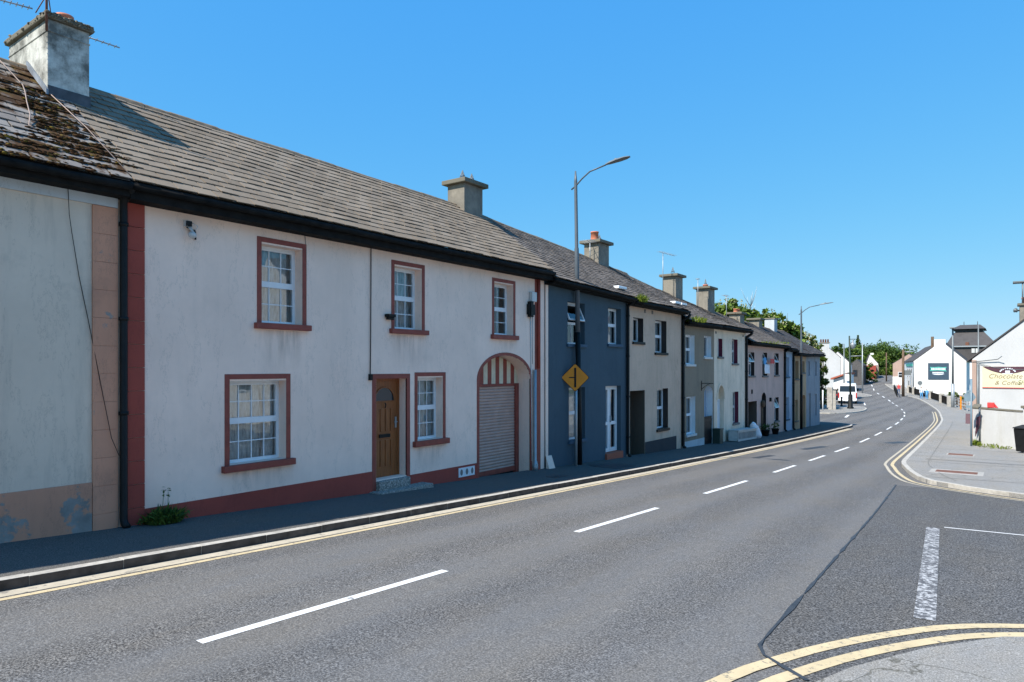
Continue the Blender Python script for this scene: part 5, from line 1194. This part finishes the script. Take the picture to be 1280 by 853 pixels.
# pub sign
s0, s1 = px(1160, 454, YP - .06), px(1186, 474.5, YP - .06)
r = MB(); r.box(s0[0], s1[0], YP - .12, YP - .004, s1[1], s0[1]); r = tag(r.build('pub_sign', m['sign_navy'], bevel=.02), 'large dark navy sign with a teal ribbon on the white pub gable', 'sign')
sw, sh = s1[0] - s0[0], s0[1] - s1[1]
SP = lambda u, v, d=.124: (s0[0] + u * sw, YP - d, s1[1] + v * sh)
b = MB(); b.prism([SP(.08, .5), SP(.14, .62), SP(.1, .76), SP(.3, .74), SP(.5, .77), SP(.7, .74), SP(.9, .76), SP(.84, .62), SP(.9, .48), SP(.5, .54)], (0, -.01, 0)); b.build('ribbon', m['teal'], r)
b = MB(); R = random.Random(2); u = .17
while u < .8: w_ = R.uniform(.03, .055); b.prism([SP(u, .57, .136), SP(u + w_, .57, .136), SP(u + w_ * .8, .70, .136), SP(u + w_ * .1, .70, .136)], (0, -.008, 0)); u += w_ + .018
u = .22
while u < .74: w_ = R.uniform(.03, .05); b.prism([SP(u, .36, .126), SP(u + w_, .36, .126), SP(u + w_, .45, .126), SP(u, .45, .126)], (0, -.008, 0)); u += w_ + .015
b.prism([SP(.2, .33, .126), SP(.8, .33, .126), SP(.7, .29, .126), (SP(.5, .27, .126)), SP(.3, .29, .126)], (0, -.008, 0)); b.build('lettering', m['white_cloth'], r)
# maltings: big slate roofed block behind
YM = 150.0
def mq(x, y, Y=YM): q = px(x, y, Y); return q
e1, e2 = mq(1183, 433), mq(1246, 433); t1, t2 = mq(1191, 415.5), mq(1230, 415.5); k1, k2 = mq(1189.5, 411), mq(1230, 411); u1, u2 = mq(1198, 404.5), mq(1224, 404.5)
r = thing('maltings', ((e1[0] + e2[0]) / 2, YM, g(YM)), 'huge old slate hung building with a raised lantern roof behind the pub', 'building')
dp = 16
def frus(x0, x1, z0, X0, X1, z1, y0, y1, Y0, Y1): 
    b = MB(); b.add([(x0, y0, z0), (x1, y0, z0), (x1, y1, z0), (x0, y1, z0), (X0, Y0, z1), (X1, Y0, z1), (X1, Y1, z1), (X0, Y1, z1)], [(3, 2, 1, 0), (4, 5, 6, 7), (0, 1, 5, 4), (1, 2, 6, 5), (2, 3, 7, 6), (3, 0, 4, 7)]); return b
frus(e1[0], e2[0], -4, e1[0], e2[0], e1[1] - .02, YM, YM + dp, YM, YM + dp).build('wall', m['slate_dark'], r)
zmid = mq(1183, 424)[1]
frus(e1[0] - .2, e2[0] + .2, e1[1], t1[0], t2[0], t1[1], YM - .2, YM + dp, YM + 3, YM + dp - 3).build('roof', m['slate_dark'], r)
frus(t1[0] + .2, t2[0] - .2, t1[1], t1[0] + .2, t2[0] - .2, k1[1], YM + 3.2, YM + dp - 3.2, YM + 3.2, YM + dp - 3.2).build('lantern_wall', m['dark_frame'], r)
frus(k1[0] - .2, k2[0] + .2, k1[1] + .01, u1[0], u2[0], u1[1], YM + 2.6, YM + dp - 2.6, YM + 6, YM + dp - 6).build('lantern_roof', m['slate_dark'], r)
b = MB(); b.box(e1[0] - .3, e2[0] + .3, YM - .35, YM - .22, e1[1] - .2, e1[1] + .02); b.build('gutter', m['galv'], r)
q = mq(1209, 430.5, YM + .3); b = MB(); b.box(q[0] - .25, q[0] + .25, YM - .1, YM + .45, q[1] - .35, q[1] + .35); b.build('hatch', m['rust'], r)
for x in (1217, 1221): q = mq(x, 438.5); b = MB(); b.box(q[0] - .3, q[0] + .3, YM - .1, YM - .002, q[1] - .4, q[1] + .4); b.build('window', m['white_dull'], r)
for x in (1205, 1222):
    q = mq(x, 403, YM + 6); b = MB(); b.tube([(q[0], YM + 6, u1[1] - .2), (q[0], YM + 6, u1[1] + .6)], .06, 6); b.build('finial', m['dark_frame'], r)
# white block between pub and cafe
q0, q1 = px(1206, 451, 88), px(1222, 451, 88); r = thing('white_outbuilding', (q0[0] + 1, 90, g(90)), 'plain white outbuilding between the pub and the cafe', 'building'); mbox(Matrix.Identity(4), 'wall', 'wall_bright', r, q0[0] + .3, q1[0] + 2, 92, 97, -4.6, q0[1]); mbox(Matrix.Identity(4), 'roof', 'slate_dark', r, q0[0] + .1, q1[0] + 2.2, 91.8, 97.2, q0[1] + .001, q0[1] + .2)
# fence of piers and railings
def fpt(x, y):
    a = ray(x, y); lo_, hi_ = 10, 300
    t = 5
    while a[2] * t > g(a[1] * t): t += .1
    return Vector((a[0] * t, a[1] * t))
FP = [fpt(*p) for p in ((1136, 491), (1142.5, 493.5), (1163.5, 499), (1177, 503.8), (1187, 508.2))]
r = thing('railing_fence', (FP[2].x, FP[2].y, g(FP[2].y)), 'row of stone piers and dark railings in front of the pub gable', 'fence')
for p in FP: b = MB(); b.box(p.x - .25, p.x + .25, p.y - .25, p.y + .25, g(p.y) - .1, g(p.y) + 1.15); b.build('pier', m['concrete'], r, bevel=.03)
for a, c in zip(FP, FP[1:]):
    b = MB(); n = int((c - a).length / .28)
    for i in range(1, n): p = a.lerp(c, i / n); b.box(p.x - .03, p.x + .03, p.y - .03, p.y + .03, g(p.y) + .1, g(p.y) + .95)
    for zz in (.2, .9): b.tube([(a.x, a.y, g(a.y) + zz), (c.x, c.y, g(c.y) + zz)], .035, 5)
    b.build('railing', m['black_matt'], r)
a, c = fpt(1190, 507), fpt(1209, 514); r = thing('plank_fence', (a.x, a.y, g(a.y)), 'low grey rail fence between the tall lamp post and the sign post', 'fence'); b = MB()
for i in range(5): p = a.lerp(c, i / 4); b.box(p.x - .06, p.x + .06, p.y - .06, p.y + .06, g(p.y) - .1, g(p.y) + 1.0)
b.build('posts', m['galv'], r); b = MB()
for zz in (.3, .62, .9): b.tube([(a.x, a.y, g(a.y) + zz), (c.x, c.y, g(c.y) + zz)], .05, 4)
b.build('rails', m['pole_wood'], r)
p = fpt(1201, 512); b = MB(); b.box(p.x - .07, p.x + .07, p.y - .07, p.y + .07, g(p.y) - .1, g(p.y) + 1.25); b.blob((p.x, p.y, g(p.y) + 1.27), .08); tag(b.build('yellow_post', m['sign_yellow']), 'yellow post beside the low rail fence', 'post')
p = Vector((-2.05, 58.0)); zg = g(58); r = thing('sandwich_board', (*p, zg), 'small dark maroon folding board on the pavement behind the sign post', 'sign')
for s_ in (-1, 1):
    b = MB(); b.prism([(p.x - .2, p.y + s_ * .22, zg), (p.x + .2, p.y + s_ * .22, zg), (p.x + .2, p.y + s_ * .03, zg + .7), (p.x - .2, p.y + s_ * .03, zg + .7)], (0, s_ * .02, 0)); b.build('panel', m['burgundy'], r)
tree('bright green shrub behind the rail fence below the pub', (px(1196, 505, 96)[0], 96, g(96)), [(0, 0, .9, .9, .8), (1.2, .3, .7, .8, .7), (-.8, .3, .6, .7, .6)], 'leaf_bright', .12, 14, .4, 'shrub', 0, 27, cat='shrub')
# poles
def pole(name, label, base, zt, r0, r1, mat, cat, lean=0):
    r = thing(name, (base.x, base.y, g(base.y)), label, cat); b = MB(); b.tube([(base.x, base.y, g(base.y) - .2), (base.x + lean, base.y, zt)], [r0, r1], 10); b.build('pole', m[mat], r); return r
p = fpt(1191, 509.5); sc_ = (p.x * -S_ + p.y * C_) / 853
r = thing('tall_lamp_post', (p.x, p.y, g(p.y)), 'tall grey lamp post standing in front of the pub sign', 'street lamp'); b = MB(); b.tube([(p.x, p.y, g(p.y) - .1), (p.x, p.y, (460 - 480) * sc_)], .17, 10); b.build('base_column', m['galv'], r)
b = MB(); b.tube([(p.x, p.y, (460 - 480) * sc_), (p.x, p.y, (460 - 411) * sc_)], [.11, .08], 10); b.build('column', m['steel'], r)
b = MB(); b.box(p.x - .25, p.x + .25, p.y - .7, p.y + .25, (460 - 411) * sc_, (460 - 409.5) * sc_); b.build('lamp_head', m['steel'], r, bevel=.03)
r = pole('flag_pole', 'thin dark mast rising in front of the slate maltings', Vector((px(1223, 450, 118)[0], 118)), px(1223, 406, 118)[1], .12, .08, 'steel', 'pole')
p = fpt(1129, 495); r = pole('utility_pole', 'brown wooden utility pole at the corner of the pub', p, (460 - 437) * (p.x * -S_ + p.y * C_) / 853, .2, .15, 'pole_wood', 'utility pole')
b = MB(); zz = (460 - 440) * (p.x * -S_ + p.y * C_) / 853; b.tube([(p.x, p.y, zz), (p.x + 1.4, p.y, zz)], .06, 6); b.build('arm', m['galv'], r)
p = Vector((px(1108, 470, 165)[0], 165)); pole('utility_pole', 'distant brown wooden pole before the far trees', p, px(1108, 441, 165)[1], .14, .11, 'pole_wood', 'utility pole')
p = fpt(1150, 497.5); r = pole('round_sign', 'round dark sign on a thin post in front of the pub', p, (460 - 480) * (p.x * -S_ + p.y * C_) / 853, .05, .05, 'steel', 'road sign')
zz = (460 - 479) * (p.x * -S_ + p.y * C_) / 853; b = MB(); b.prism([(p.x + .3 * math.cos(t), p.y - .06, zz + .3 * math.sin(t)) for t in [2 * PI * q / 16 for q in range(16)]], (0, -.03, 0)); b.build('disc', m['steel'], r)

# ------------------------------------------------------------------ people
def person(label, base, h, top, legs, face, stride=.12, group='people walking on the right pavement'):
    r = thing('person', (base.x, base.y, g(base.y)), label, 'person', group); z = g(base.y)
    M = Matrix.Translation((base.x, base.y, z)) @ Matrix.Rotation(face, 4, 'Z') @ Matrix.Scale(h / 1.75, 4)
    V = [(0, 0, .93, .13), (0, 0, 1.15, .12), (0, 0, 1.38, .13), (0, 0, 1.50, .06), (0, .01, 1.60, .085), (0, .015, 1.70, .075),
         (.09, 0, .88, .095), (.10, stride * .6, .48, .065), (.10, stride * .1, .08, .045), (.10, stride * .1 + .15, .03, .035),
         (-.09, 0, .88, .095), (-.10, -stride * .2, .48, .065), (-.10, -stride, .10, .045), (-.10, -stride + .15, .04, .035),
         (.19, 0, 1.40, .06), (.23, -.06, 1.12, .045), (.24, .04, .88, .036), (.245, .09, .79, .03),
         (-.19, 0, 1.40, .06), (-.23, .04, 1.12, .045), (-.24, .14, .90, .036), (-.245, .18, .81, .03)]
    E = [(0, 1), (1, 2), (2, 3), (3, 4), (4, 5), (0, 6), (6, 7), (7, 8), (8, 9), (0, 10), (10, 11), (11, 12), (12, 13), (2, 14), (14, 15), (15, 16), (16, 17), (2, 18), (18, 19), (19, 20), (20, 21)]
    me = bpy.data.meshes.new('tmp'); me.from_pydata([v[:3] for v in V], E, []); o = bpy.data.objects.new('tmp', me); COL.objects.link(o)
    sk = o.modifiers.new('skin', 'SKIN'); 
    for i, v_ in enumerate(V): me.skin_vertices[0].data[i].radius = (v_[3], v_[3] * .85)
    me.skin_vertices[0].data[0].use_root = True
    sb = o.modifiers.new('sub', 'SUBSURF'); sb.levels = 1; sb.render_levels = 1
    bpy.context.view_layer.update(); me2 = bpy.data.meshes.new_from_object(o.evaluated_get(bpy.context.evaluated_depsgraph_get())); bpy.data.objects.remove(o)
    for q in (top, legs, 'skin', 'hair', 'black'): me2.materials.append(m[q])
    for p in me2.polygons:
        c = p.center; p.use_smooth = True
        p.material_index = 3 if (c.z > 1.66 or (c.z > 1.56 and c.y < -.02)) else 2 if (c.z > 1.47 or (abs(c.x) > .19 and c.z < .9 and c.z > .6)) else 0 if c.z > .93 or abs(c.x) > .19 else 4 if c.z < .08 else 1
    me2.name = 'body'; me2.transform(Matrix.Translation(-ORG[r.name]) @ M); o = bpy.data.objects.new('body', me2); COL.objects.link(o); o.parent = r; ORG[o.name] = ORG[r.name]
    return r
person('person in a white top and light blue trousers walking past the pub railings', fpt(1152, 499.3), 1.72, 'white_cloth', 'lightblue_cloth', math.radians(190))
person('person in light blue clothes beside the pub railings', fpt(1158.5, 499.8), 1.45, 'lightblue_cloth', 'lightblue_cloth', math.radians(10))
person('person in a red jacket at the utility pole by the pub corner', fpt(1123.5, 493.5), 1.7, 'red', 'denim', math.radians(170))
a, c = fpt(1117.5, 488), fpt(1121.5, 496.5); r = thing('street_railing', (a.x, a.y, g(a.y)), 'short black railing beside the person in red', 'railing'); b = MB()
for i in range(12): p = a.lerp(c, i / 11); b.box(p.x - .05, p.x + .05, p.y - .05, p.y + .05, g(p.y), g(p.y) + 1.0)
b.tube([(a.x, a.y, g(a.y) + 1), (c.x, c.y, g(c.y) + 1)], .05, 5); b.build('bars', m['black'], r)
# brownish house further up on the right
q0, q1 = px(1116, 478, 150), px(1130, 478, 150); za, zb_ = px(1116, 455, 150)[1], px(1128, 443, 150)[1]
pk, MK, _ = gable_house('brownish_house', 'pinkish brown house with white base up the right side of the street', q0[0], 150, 0, 5.4, 9, -4.2, za, zb_, 'pinkish', 'slate_dark')
mbox(MK, 'plinth', 'wall_bright', pk, -.02, 5.42, -.03, -.001, -4.2, px(1116, 471, 150)[1]); wall_window(MK, pk, .9, 1.7, -1.9, -.8)
# ------------------------------------------------------------------ far left
YW = 108.0
w0, w1, wa = px(1012, 452, YW), px(1050, 447, YW), px(1031.5, 431, YW)
wh, MH, wroof = gable_house('tall_white_house', 'tall white gabled house with a chimney on its gable beyond the terrace', w0[0], YW, math.radians(16), w1[0] - w0[0], 9, -4.8, w1[1], wa[1], 'wall_white', 'slate_dark')
q = (w1[0] - w0[0]) / 2; mbox(MH, 'chimney', 'wall_white', wroof, q - .7, q + .6, .02, .9, wa[1] - .6, wa[1] + .25); mbox(MH, 'chimney_cap', 'chim_grey', wroof, q - .8, q + .7, -.06, 1.0, wa[1] + .251, wa[1] + .36)
for i in range(4): b = MB(); pz = MH @ Vector((q - .5 + i * .32, .45, wa[1] + .36)); b.lathe(pz, [(.12, 0), (.1, .45), (.12, .46)], 10); b.build('chimney_pot', m['terracotta'], wroof)
b = MB(); b.box(w1[0] - w0[0] + .002, w1[0] - w0[0] + .06, .1, 8.9, -4.6, w1[1] - .2, 0, MH); b.build('red_front', m['brick_red'], wh)
# low white shop with red roof edge
s0_, s1_ = px(1040, 474, 100), px(1057, 468, 100)
r = thing('low_shop', (s0_[0], 101, g(101)), 'low white shop with a sloping red roof edge in front of the tall white house', 'shop'); b = MB()
b.prism([(s0_[0], 101, -4.6), (s1_[0], 101, -4.6), (s1_[0], 101, s1_[1] - .1), (s0_[0], 101, s0_[1] - .1)][::-1], (0, 5, 0)); b.build('wall', m['wall_bright'], r); b = MB(); b.prism([(s0_[0] - .3, 100.6, s0_[1] - .1), (s1_[0] + .1, 100.6, s1_[1] - .1 + .12), (s1_[0] + .1, 100.6, s1_[1] + .22), (s0_[0] - .3, 100.6, s0_[1] + .12)][::-1], (0, 5.6, 0)); b.build('roof', m['brick_red'], r)
b = MB(); b.box(s0_[0] + .7, s0_[0] + 1.1, 100.95, 100.99, -4.2, -2.2); b.build('door', m['stone'], r)
# terrace further on
q0 = px(1062, 470, 150); q1 = px(1079, 470, 150)
dk, MD, _ = gable_house('dark_stone_house', 'dark stone house front further up the left side', q0[0], 150, math.radians(5), q1[0] - q0[0], 8, -4, px(1062, 457, 150)[1], px(1070, 450, 150)[1], 'dark_stone', 'slate_dark')
wall_window(MD, dk, .6, 1.4, -1.7, -.4, fr='dark_frame')
q0, q1 = px(1055, 452, 126), px(1063, 452, 126); rr, MR, _ = gable_house('small_white_house', 'small white house behind the tall white gable', q0[0] - 3, 126, math.radians(8), q1[0] - q0[0] + 3, 8, -4.2, px(1060, 455, 126)[1], px(1058, 440, 126)[1], 'wall_bright', 'slate_dark')
q0, q1 = px(1083, 460, 176), px(1097.5, 460, 176)
fh, MF, froof = gable_house('far_house', 'far white house with purple side wall at the bend of the street', q0[0], 176, math.radians(10), q1[0] - q0[0], 12, -3.5, px(1090, 455, 176)[1], px(1086, 443.5, 176)[1], 'wall_bright', 'slate_dark', apex=.3)
mbox(MF, 'side_wall', 'purple', fh, q1[0] - q0[0] + .002, q1[0] - q0[0] + .08, .1, 11.9, -3.4, px(1098, 456, 176)[1]); mbox(MF, 'corner_stones', 'stone', fh, q1[0] - q0[0] - .5, q1[0] - q0[0] + .1, -.06, -.002, -3.4, px(1098, 456, 176)[1] - .1)
mbox(MF, 'lean_to', 'maroon', fh, -.5, 1.9, -2, -.02, -3.4, px(1086, 457, 176)[1]); mbox(MF, 'chimney', 'wall_bright', froof, .8, 1.5, .1, .8, 3, px(1083, 441.5, 176)[1])
# poles and posts on the left beyond the terrace
p = fpt(1063, 511); sc_ = (p.x * -S_ + p.y * C_) / 853
r = thing('heritage_lamp', (p.x, p.y, g(p.y)), 'dark green ornate lamp post with a hanging lantern in front of the white van', 'street lamp')
b = MB(); b.tube([(p.x, p.y, g(p.y) - .05), (p.x, p.y, g(p.y) + .15), (p.x, p.y, g(p.y) + .2), (p.x, p.y, g(p.y) + 1.45)], [.32, .32, .24, .2], 12); b.build('base', m['black'], r)
b = MB(); zt = (460 - 420) * sc_; b.tube([(p.x, p.y, g(p.y) + 1.45), (p.x - .1, p.y, zt)], [.1, .07], 10); b.build('column', m['olive_bin'], r)
b = MB(); b.tube([(p.x - .1, p.y, zt - .35), (p.x + .85, p.y, zt - .35)], .035, 6); b.tube([(p.x - .1, p.y, zt - .9), (p.x + .3, p.y, zt - .5), (p.x + .4, p.y, zt - .36)], .025, 5); b.build('arm', m['olive_bin'], r)
b = MB(); lz = (460 - 436) * sc_; b.lathe((p.x + .22, p.y, lz), [(.05, .9), (.12, .55), (.24, .5), (.26, .42), (.16, .0), (.04, -.04)][::-1], 8); b.build('lantern', m['galv'], r)
q = Vector((px(1078, 470, 120)[0], 120)); r = pole('lamp_post', 'thin grey lamp post with a long arm over the road far up the left side', q, px(1078, 429, 120)[1], .1, .07, 'galv', 'street lamp'); b = MB(); zz = px(1078, 445, 120)[1]; b.tube([(q.x, q.y, zz), (q.x - 1.9, q.y, zz - .05)], .06, 6); b.build('arm', m['galv'], r)
q = Vector((px(1055, 488, 95)[0], 95)); r = pole('notice_post', 'thin dark post with a white framed notice above the van', q, px(1055, 430, 95)[1], .09, .06, 'steel', 'post')
n0, n1 = px(1055.5, 467, 95), px(1064.5, 477, 95); b = MB(); rect_ring(b, n0[0], n1[0], 94.9, 94.95, n1[1], n0[1], .1) if 0 else b.box(n0[0], n1[0], 94.85, 94.95, n1[1], n0[1]); b.build('notice_board', m['white_body'], r); b = MB()
for a, c, e, f_ in ((n0[0], n1[0], n0[1] - .08, n0[1]), (n0[0], n1[0], n1[1], n1[1] + .08), (n0[0], n0[0] + .08, n1[1] + .08, n0[1] - .08), (n1[0] - .08, n1[0], n1[1] + .08, n0[1] - .08)): b.box(a, c, 94.82, 94.849, e, f_)
b.build('frame', m['steel'], r)
for x, y, h, lab in ((1052, 508, 1.0, 'short dark bollard left of the ornate lamp post'), (1040.5, 507, .95, 'short dark bollard next to the yard gate pier')):
    p = fpt(x, y); b = MB(); b.lathe((p.x, p.y, g(p.y) - .02), [(.16, 0), (.16, .1), (.09, .14), (.08, h - .15), (.12, h - .1), (.1, h), (.03, h + .06)], 10); tag(b.build('bollard', m['black']), lab, 'bollard', 'bollards on the far pavement')
p = fpt(1037, 512); r = thing('gate_pier', (p.x, p.y, g(p.y)), 'grey concrete gate pier and panel beyond the terrace end', 'gate pier'); mbox(Matrix.Identity(4), 'pier', 'concrete', r, p.x - .25, p.x + .25, p.y, p.y + .5, g(p.y) - .1, g(p.y) + 2.2, .03); mbox(Matrix.Identity(4), 'panel', 'concrete', r, p.x + .26, p.x + .55, p.y + .1, p.y + .3, g(p.y) - .1, g(p.y) + 1.9)
p = fpt(1028.5, 514); b = MB(); b.tube([(p.x, p.y, g(p.y)), (p.x, p.y, g(p.y) + 2.0)], .06, 8); tag(b.build('white_post', m['white_body']), 'thin white post right beside the end house gable', 'post')
p = fpt(1044, 499); r = thing('yellow_bin', (p.x, p.y, g(p.y)), 'orange yellow bin left of the white van', 'bin'); b = MB(); b.lathe((p.x, p.y, g(p.y)), [(.28, 0), (.34, .9), (.36, .92), (.3, 1.1), (.1, 1.2)], 12); b.build('body', m['hivis'], r)
# white van
def vehicle(name, label, base, rot, L, W, prof, glass_z, body, cat, van=True):
    r = thing(name, (base.x, base.y, g(base.y) + ROAD), label, cat); M = Matrix.Translation((base.x, base.y, g(base.y) + ROAD)) @ Matrix.Rotation(rot, 4, 'Z')
    b = MB(); n = len(prof); H = max(p[1] for p in prof); vs = []
    tw = lambda z: W / 2 * (1 - .11 * max(0, (z - H * .5) / (H * .5)) ** 1.4)
    for s_ in (-1, 1): vs += [M @ Vector((s_ * tw(z), y, z)) for y, z in prof]
    b.add(vs, [list(range(n))[::-1], list(range(n, 2 * n))] + [(i, (i + 1) % n, n + (i + 1) % n, n + i) for i in range(n)]); b.build('body', m[body], r, bevel=.07)
    z0, z1 = glass_z; b = MB(); yr = lambda z: interp(sorted([(p[1], p[0]) for p in prof if p[0] < L * .25 and p[1] > .3]), z) - .012
    b.prism([M @ Vector(p) for p in ((-tw(z0) * .86, yr(z0), z0), (tw(z0) * .86, yr(z0), z0), (tw(z1) * .86, yr(z1), z1), (-tw(z1) * .86, yr(z1), z1))], M.to_3x3() @ Vector((0, .03, 0))); b.build('rear_window', m['dark_glass'], r)
    for s_ in (-1, 1):
        b = MB(); b.box(s_ * W / 2 * .86, s_ * W / 2 * .985, -.015, .05, z0 - .75 if van else z0 - .3, z0 - .1, 0, M); b.build('tail_light', m['red_lamp'], r)
        b = MB(); b.prism([M @ Vector((s_ * (tw(z) + .004), y, z)) for y, z in ((L * .2, z0), (L * .72, z0), (L * .66, z1), (L * .2, z1))], M.to_3x3() @ Vector((s_ * .006, 0, 0))); b.build('side_window', m['dark_glass'], r)
        b = MB(); b.box(s_ * (W / 2), s_ * (W / 2 + .2), L * .72, L * .74 + .06, z0, z0 + .28, 0, M); b.build('mirror', m['black'], r)
        for yy in (L * .19, L * .80):
            b = MB(); R_ = .34; b.tube([M @ Vector((s_ * (W / 2 - .2), yy, R_)), M @ Vector((s_ * (W / 2 + .01), yy, R_))], R_, 18); wl_ = b.build('wheel', m['tyre'], r); b = MB(); b.tube([M @ Vector((s_ * (W / 2 + .0), yy, R_)), M @ Vector((s_ * (W / 2 + .02), yy, R_))], R_ * .6, 14); b.build('rim', m['galv'], wl_)
    b = MB(); b.box(-W / 2 * .95, W / 2 * .95, -.07, .02, .35, .55, 0, M); b.build('bumper', m[body] if van else m['black'], r, bevel=.03)
    b = MB(); b.box(-.26, .26, -.03, -.012, .72, .84, 0, M); b.build('number_plate', m['sign_yellow'] if 0 else m['white_pvc'], r)
    return r
vehicle('white_van', 'white minibus van parked with its rear window towards us', Vector((-15.4, 90.5)), math.radians(9), 5.2, 2.05, [(0, .35), (0, 1.3), (.17, 2.22), (.32, 2.4), (4.0, 2.42), (4.55, 1.55), (5.15, 1.2), (5.2, .4)], (1.45, 2.15), 'white_body', 'van')
vehicle('parked_car', 'small dark parked car mostly hidden left of the white van', Vector((-18.6, 97.0)), math.radians(9), 4.2, 1.75, [(0, .35), (0, .85), (.15, 1.0), (.7, 1.45), (2.4, 1.48), (3.1, 1.0), (4.1, .8), (4.2, .4)], (1.02, 1.36), 'black', 'car', False)
# far trees
FG = 'trees at the far end of the street'
def far_tree(x, ytop, Y, W, label, leaf, seed, n=9, low=.25, name='broadleaf_tree', ls=.34):
    X, zt = px(x, ytop, Y); gz = g(Y) - .2; H = zt - gz
    return tree(label, (X, Y, gz), crown(n, W, H * low, H - W * .38, seed), leaf, ls, 4, H * .35, name, 0, seed, FG)
far_tree(1100, 424.5, 240, 12, 'broad dark tree crown over the far bend, largest of the distant trees', 'leaf_dark', 41, 12)
far_tree(1078, 432, 232, 8, 'mid green distant tree left of the broadest one', 'leaf', 42, 9)
far_tree(1120, 440, 250, 9, 'dark distant tree right of the broadest one', 'leaf_dark', 43, 9)
far_tree(1131, 436, 235, 6, 'distant tree just left of the pub roof', 'leaf', 44, 8)
far_tree(1062, 428, 200, 7, 'bright green distant tree behind the ornate lamp post', 'leaf', 45, 9)
far_tree(1045, 427, 170, 5, 'dark purplish tree right of the tall white house chimney', 'leaf_dark', 46, 8)
far_tree(1075, 449, 160, 3.6, 'round green tree before the dark stone house', 'leaf', 47, 8, .15)
far_tree(1091, 446, 215, 6, 'distant tree behind the far white house', 'leaf_dark', 48, 8)
far_tree(1109, 455, 215, 5, 'light green bush like tree by the far road', 'leaf_bright', 49, 8, .1)
far_tree(1120, 456, 205, 4.5, 'light green tree at the roadside right of the distant pole', 'leaf_bright', 50, 8, .1)
far_tree(1153, 447, 260, 8, 'distant tree hidden behind the pub', 'leaf_dark', 51, 8)
# conifer tip
X, zt = px(1072.5, 421, 250); r = thing('conifer', (X, 250, g(250)), 'small dark conifer top above the distant trees', 'tree', FG); b = MB(); b.tube([(X, 250, g(250)), (X, 250, zt - 1)], [.3, .08], 6); b.build('trunk', m['bark'], r); b = MB(); rnd = random.Random(3)
for i in range(14): t = i / 13; leaf_cluster(b, (X, 250, lerp(3.5, zt, t)), (2.6 * (1 - t) + .2, 2.6 * (1 - t) + .2, .5), 45, .35, rnd, shell=.3)
b.build('crown', m['leaf_dark'], r)
# houses across the street outside the frame: mirrored, and whitened to bounce light
oh, MO, oro = gable_house('opposite_house', 'white gabled house beyond the side road, mirrored in the pink house windows', 7.0, 21.5, math.radians(-8), 7, 9, -3.6, 2.6, 5.6, 'bounce_white', 'slate_old')
wall_window(MO, oh, 1.2, 2.2, -1.2, .2); wall_window(MO, oh, 4.6, 5.6, -1.2, .2)
ch_, MC, _ = gable_house('bounce_corner_house', 'unseen cream gabled house added behind the photographer to bounce light, mirrored in the far left windows', 2.2, -44, math.radians(0), 9, 46.0, -2.6, 3.6, 6.6, 'bounce_white', 'slate_old')  # unseen, made long, tall and pale to bounce sunlight onto the shaded fronts
for y in (1.5, 6.5, 11.5, 16.5, 21): wall_window(MC, ch_, y, y + 1, 1.0, 2.4, face='side'); wall_window(MC, ch_, y, y + 1, -1.6, -.1, face='side')
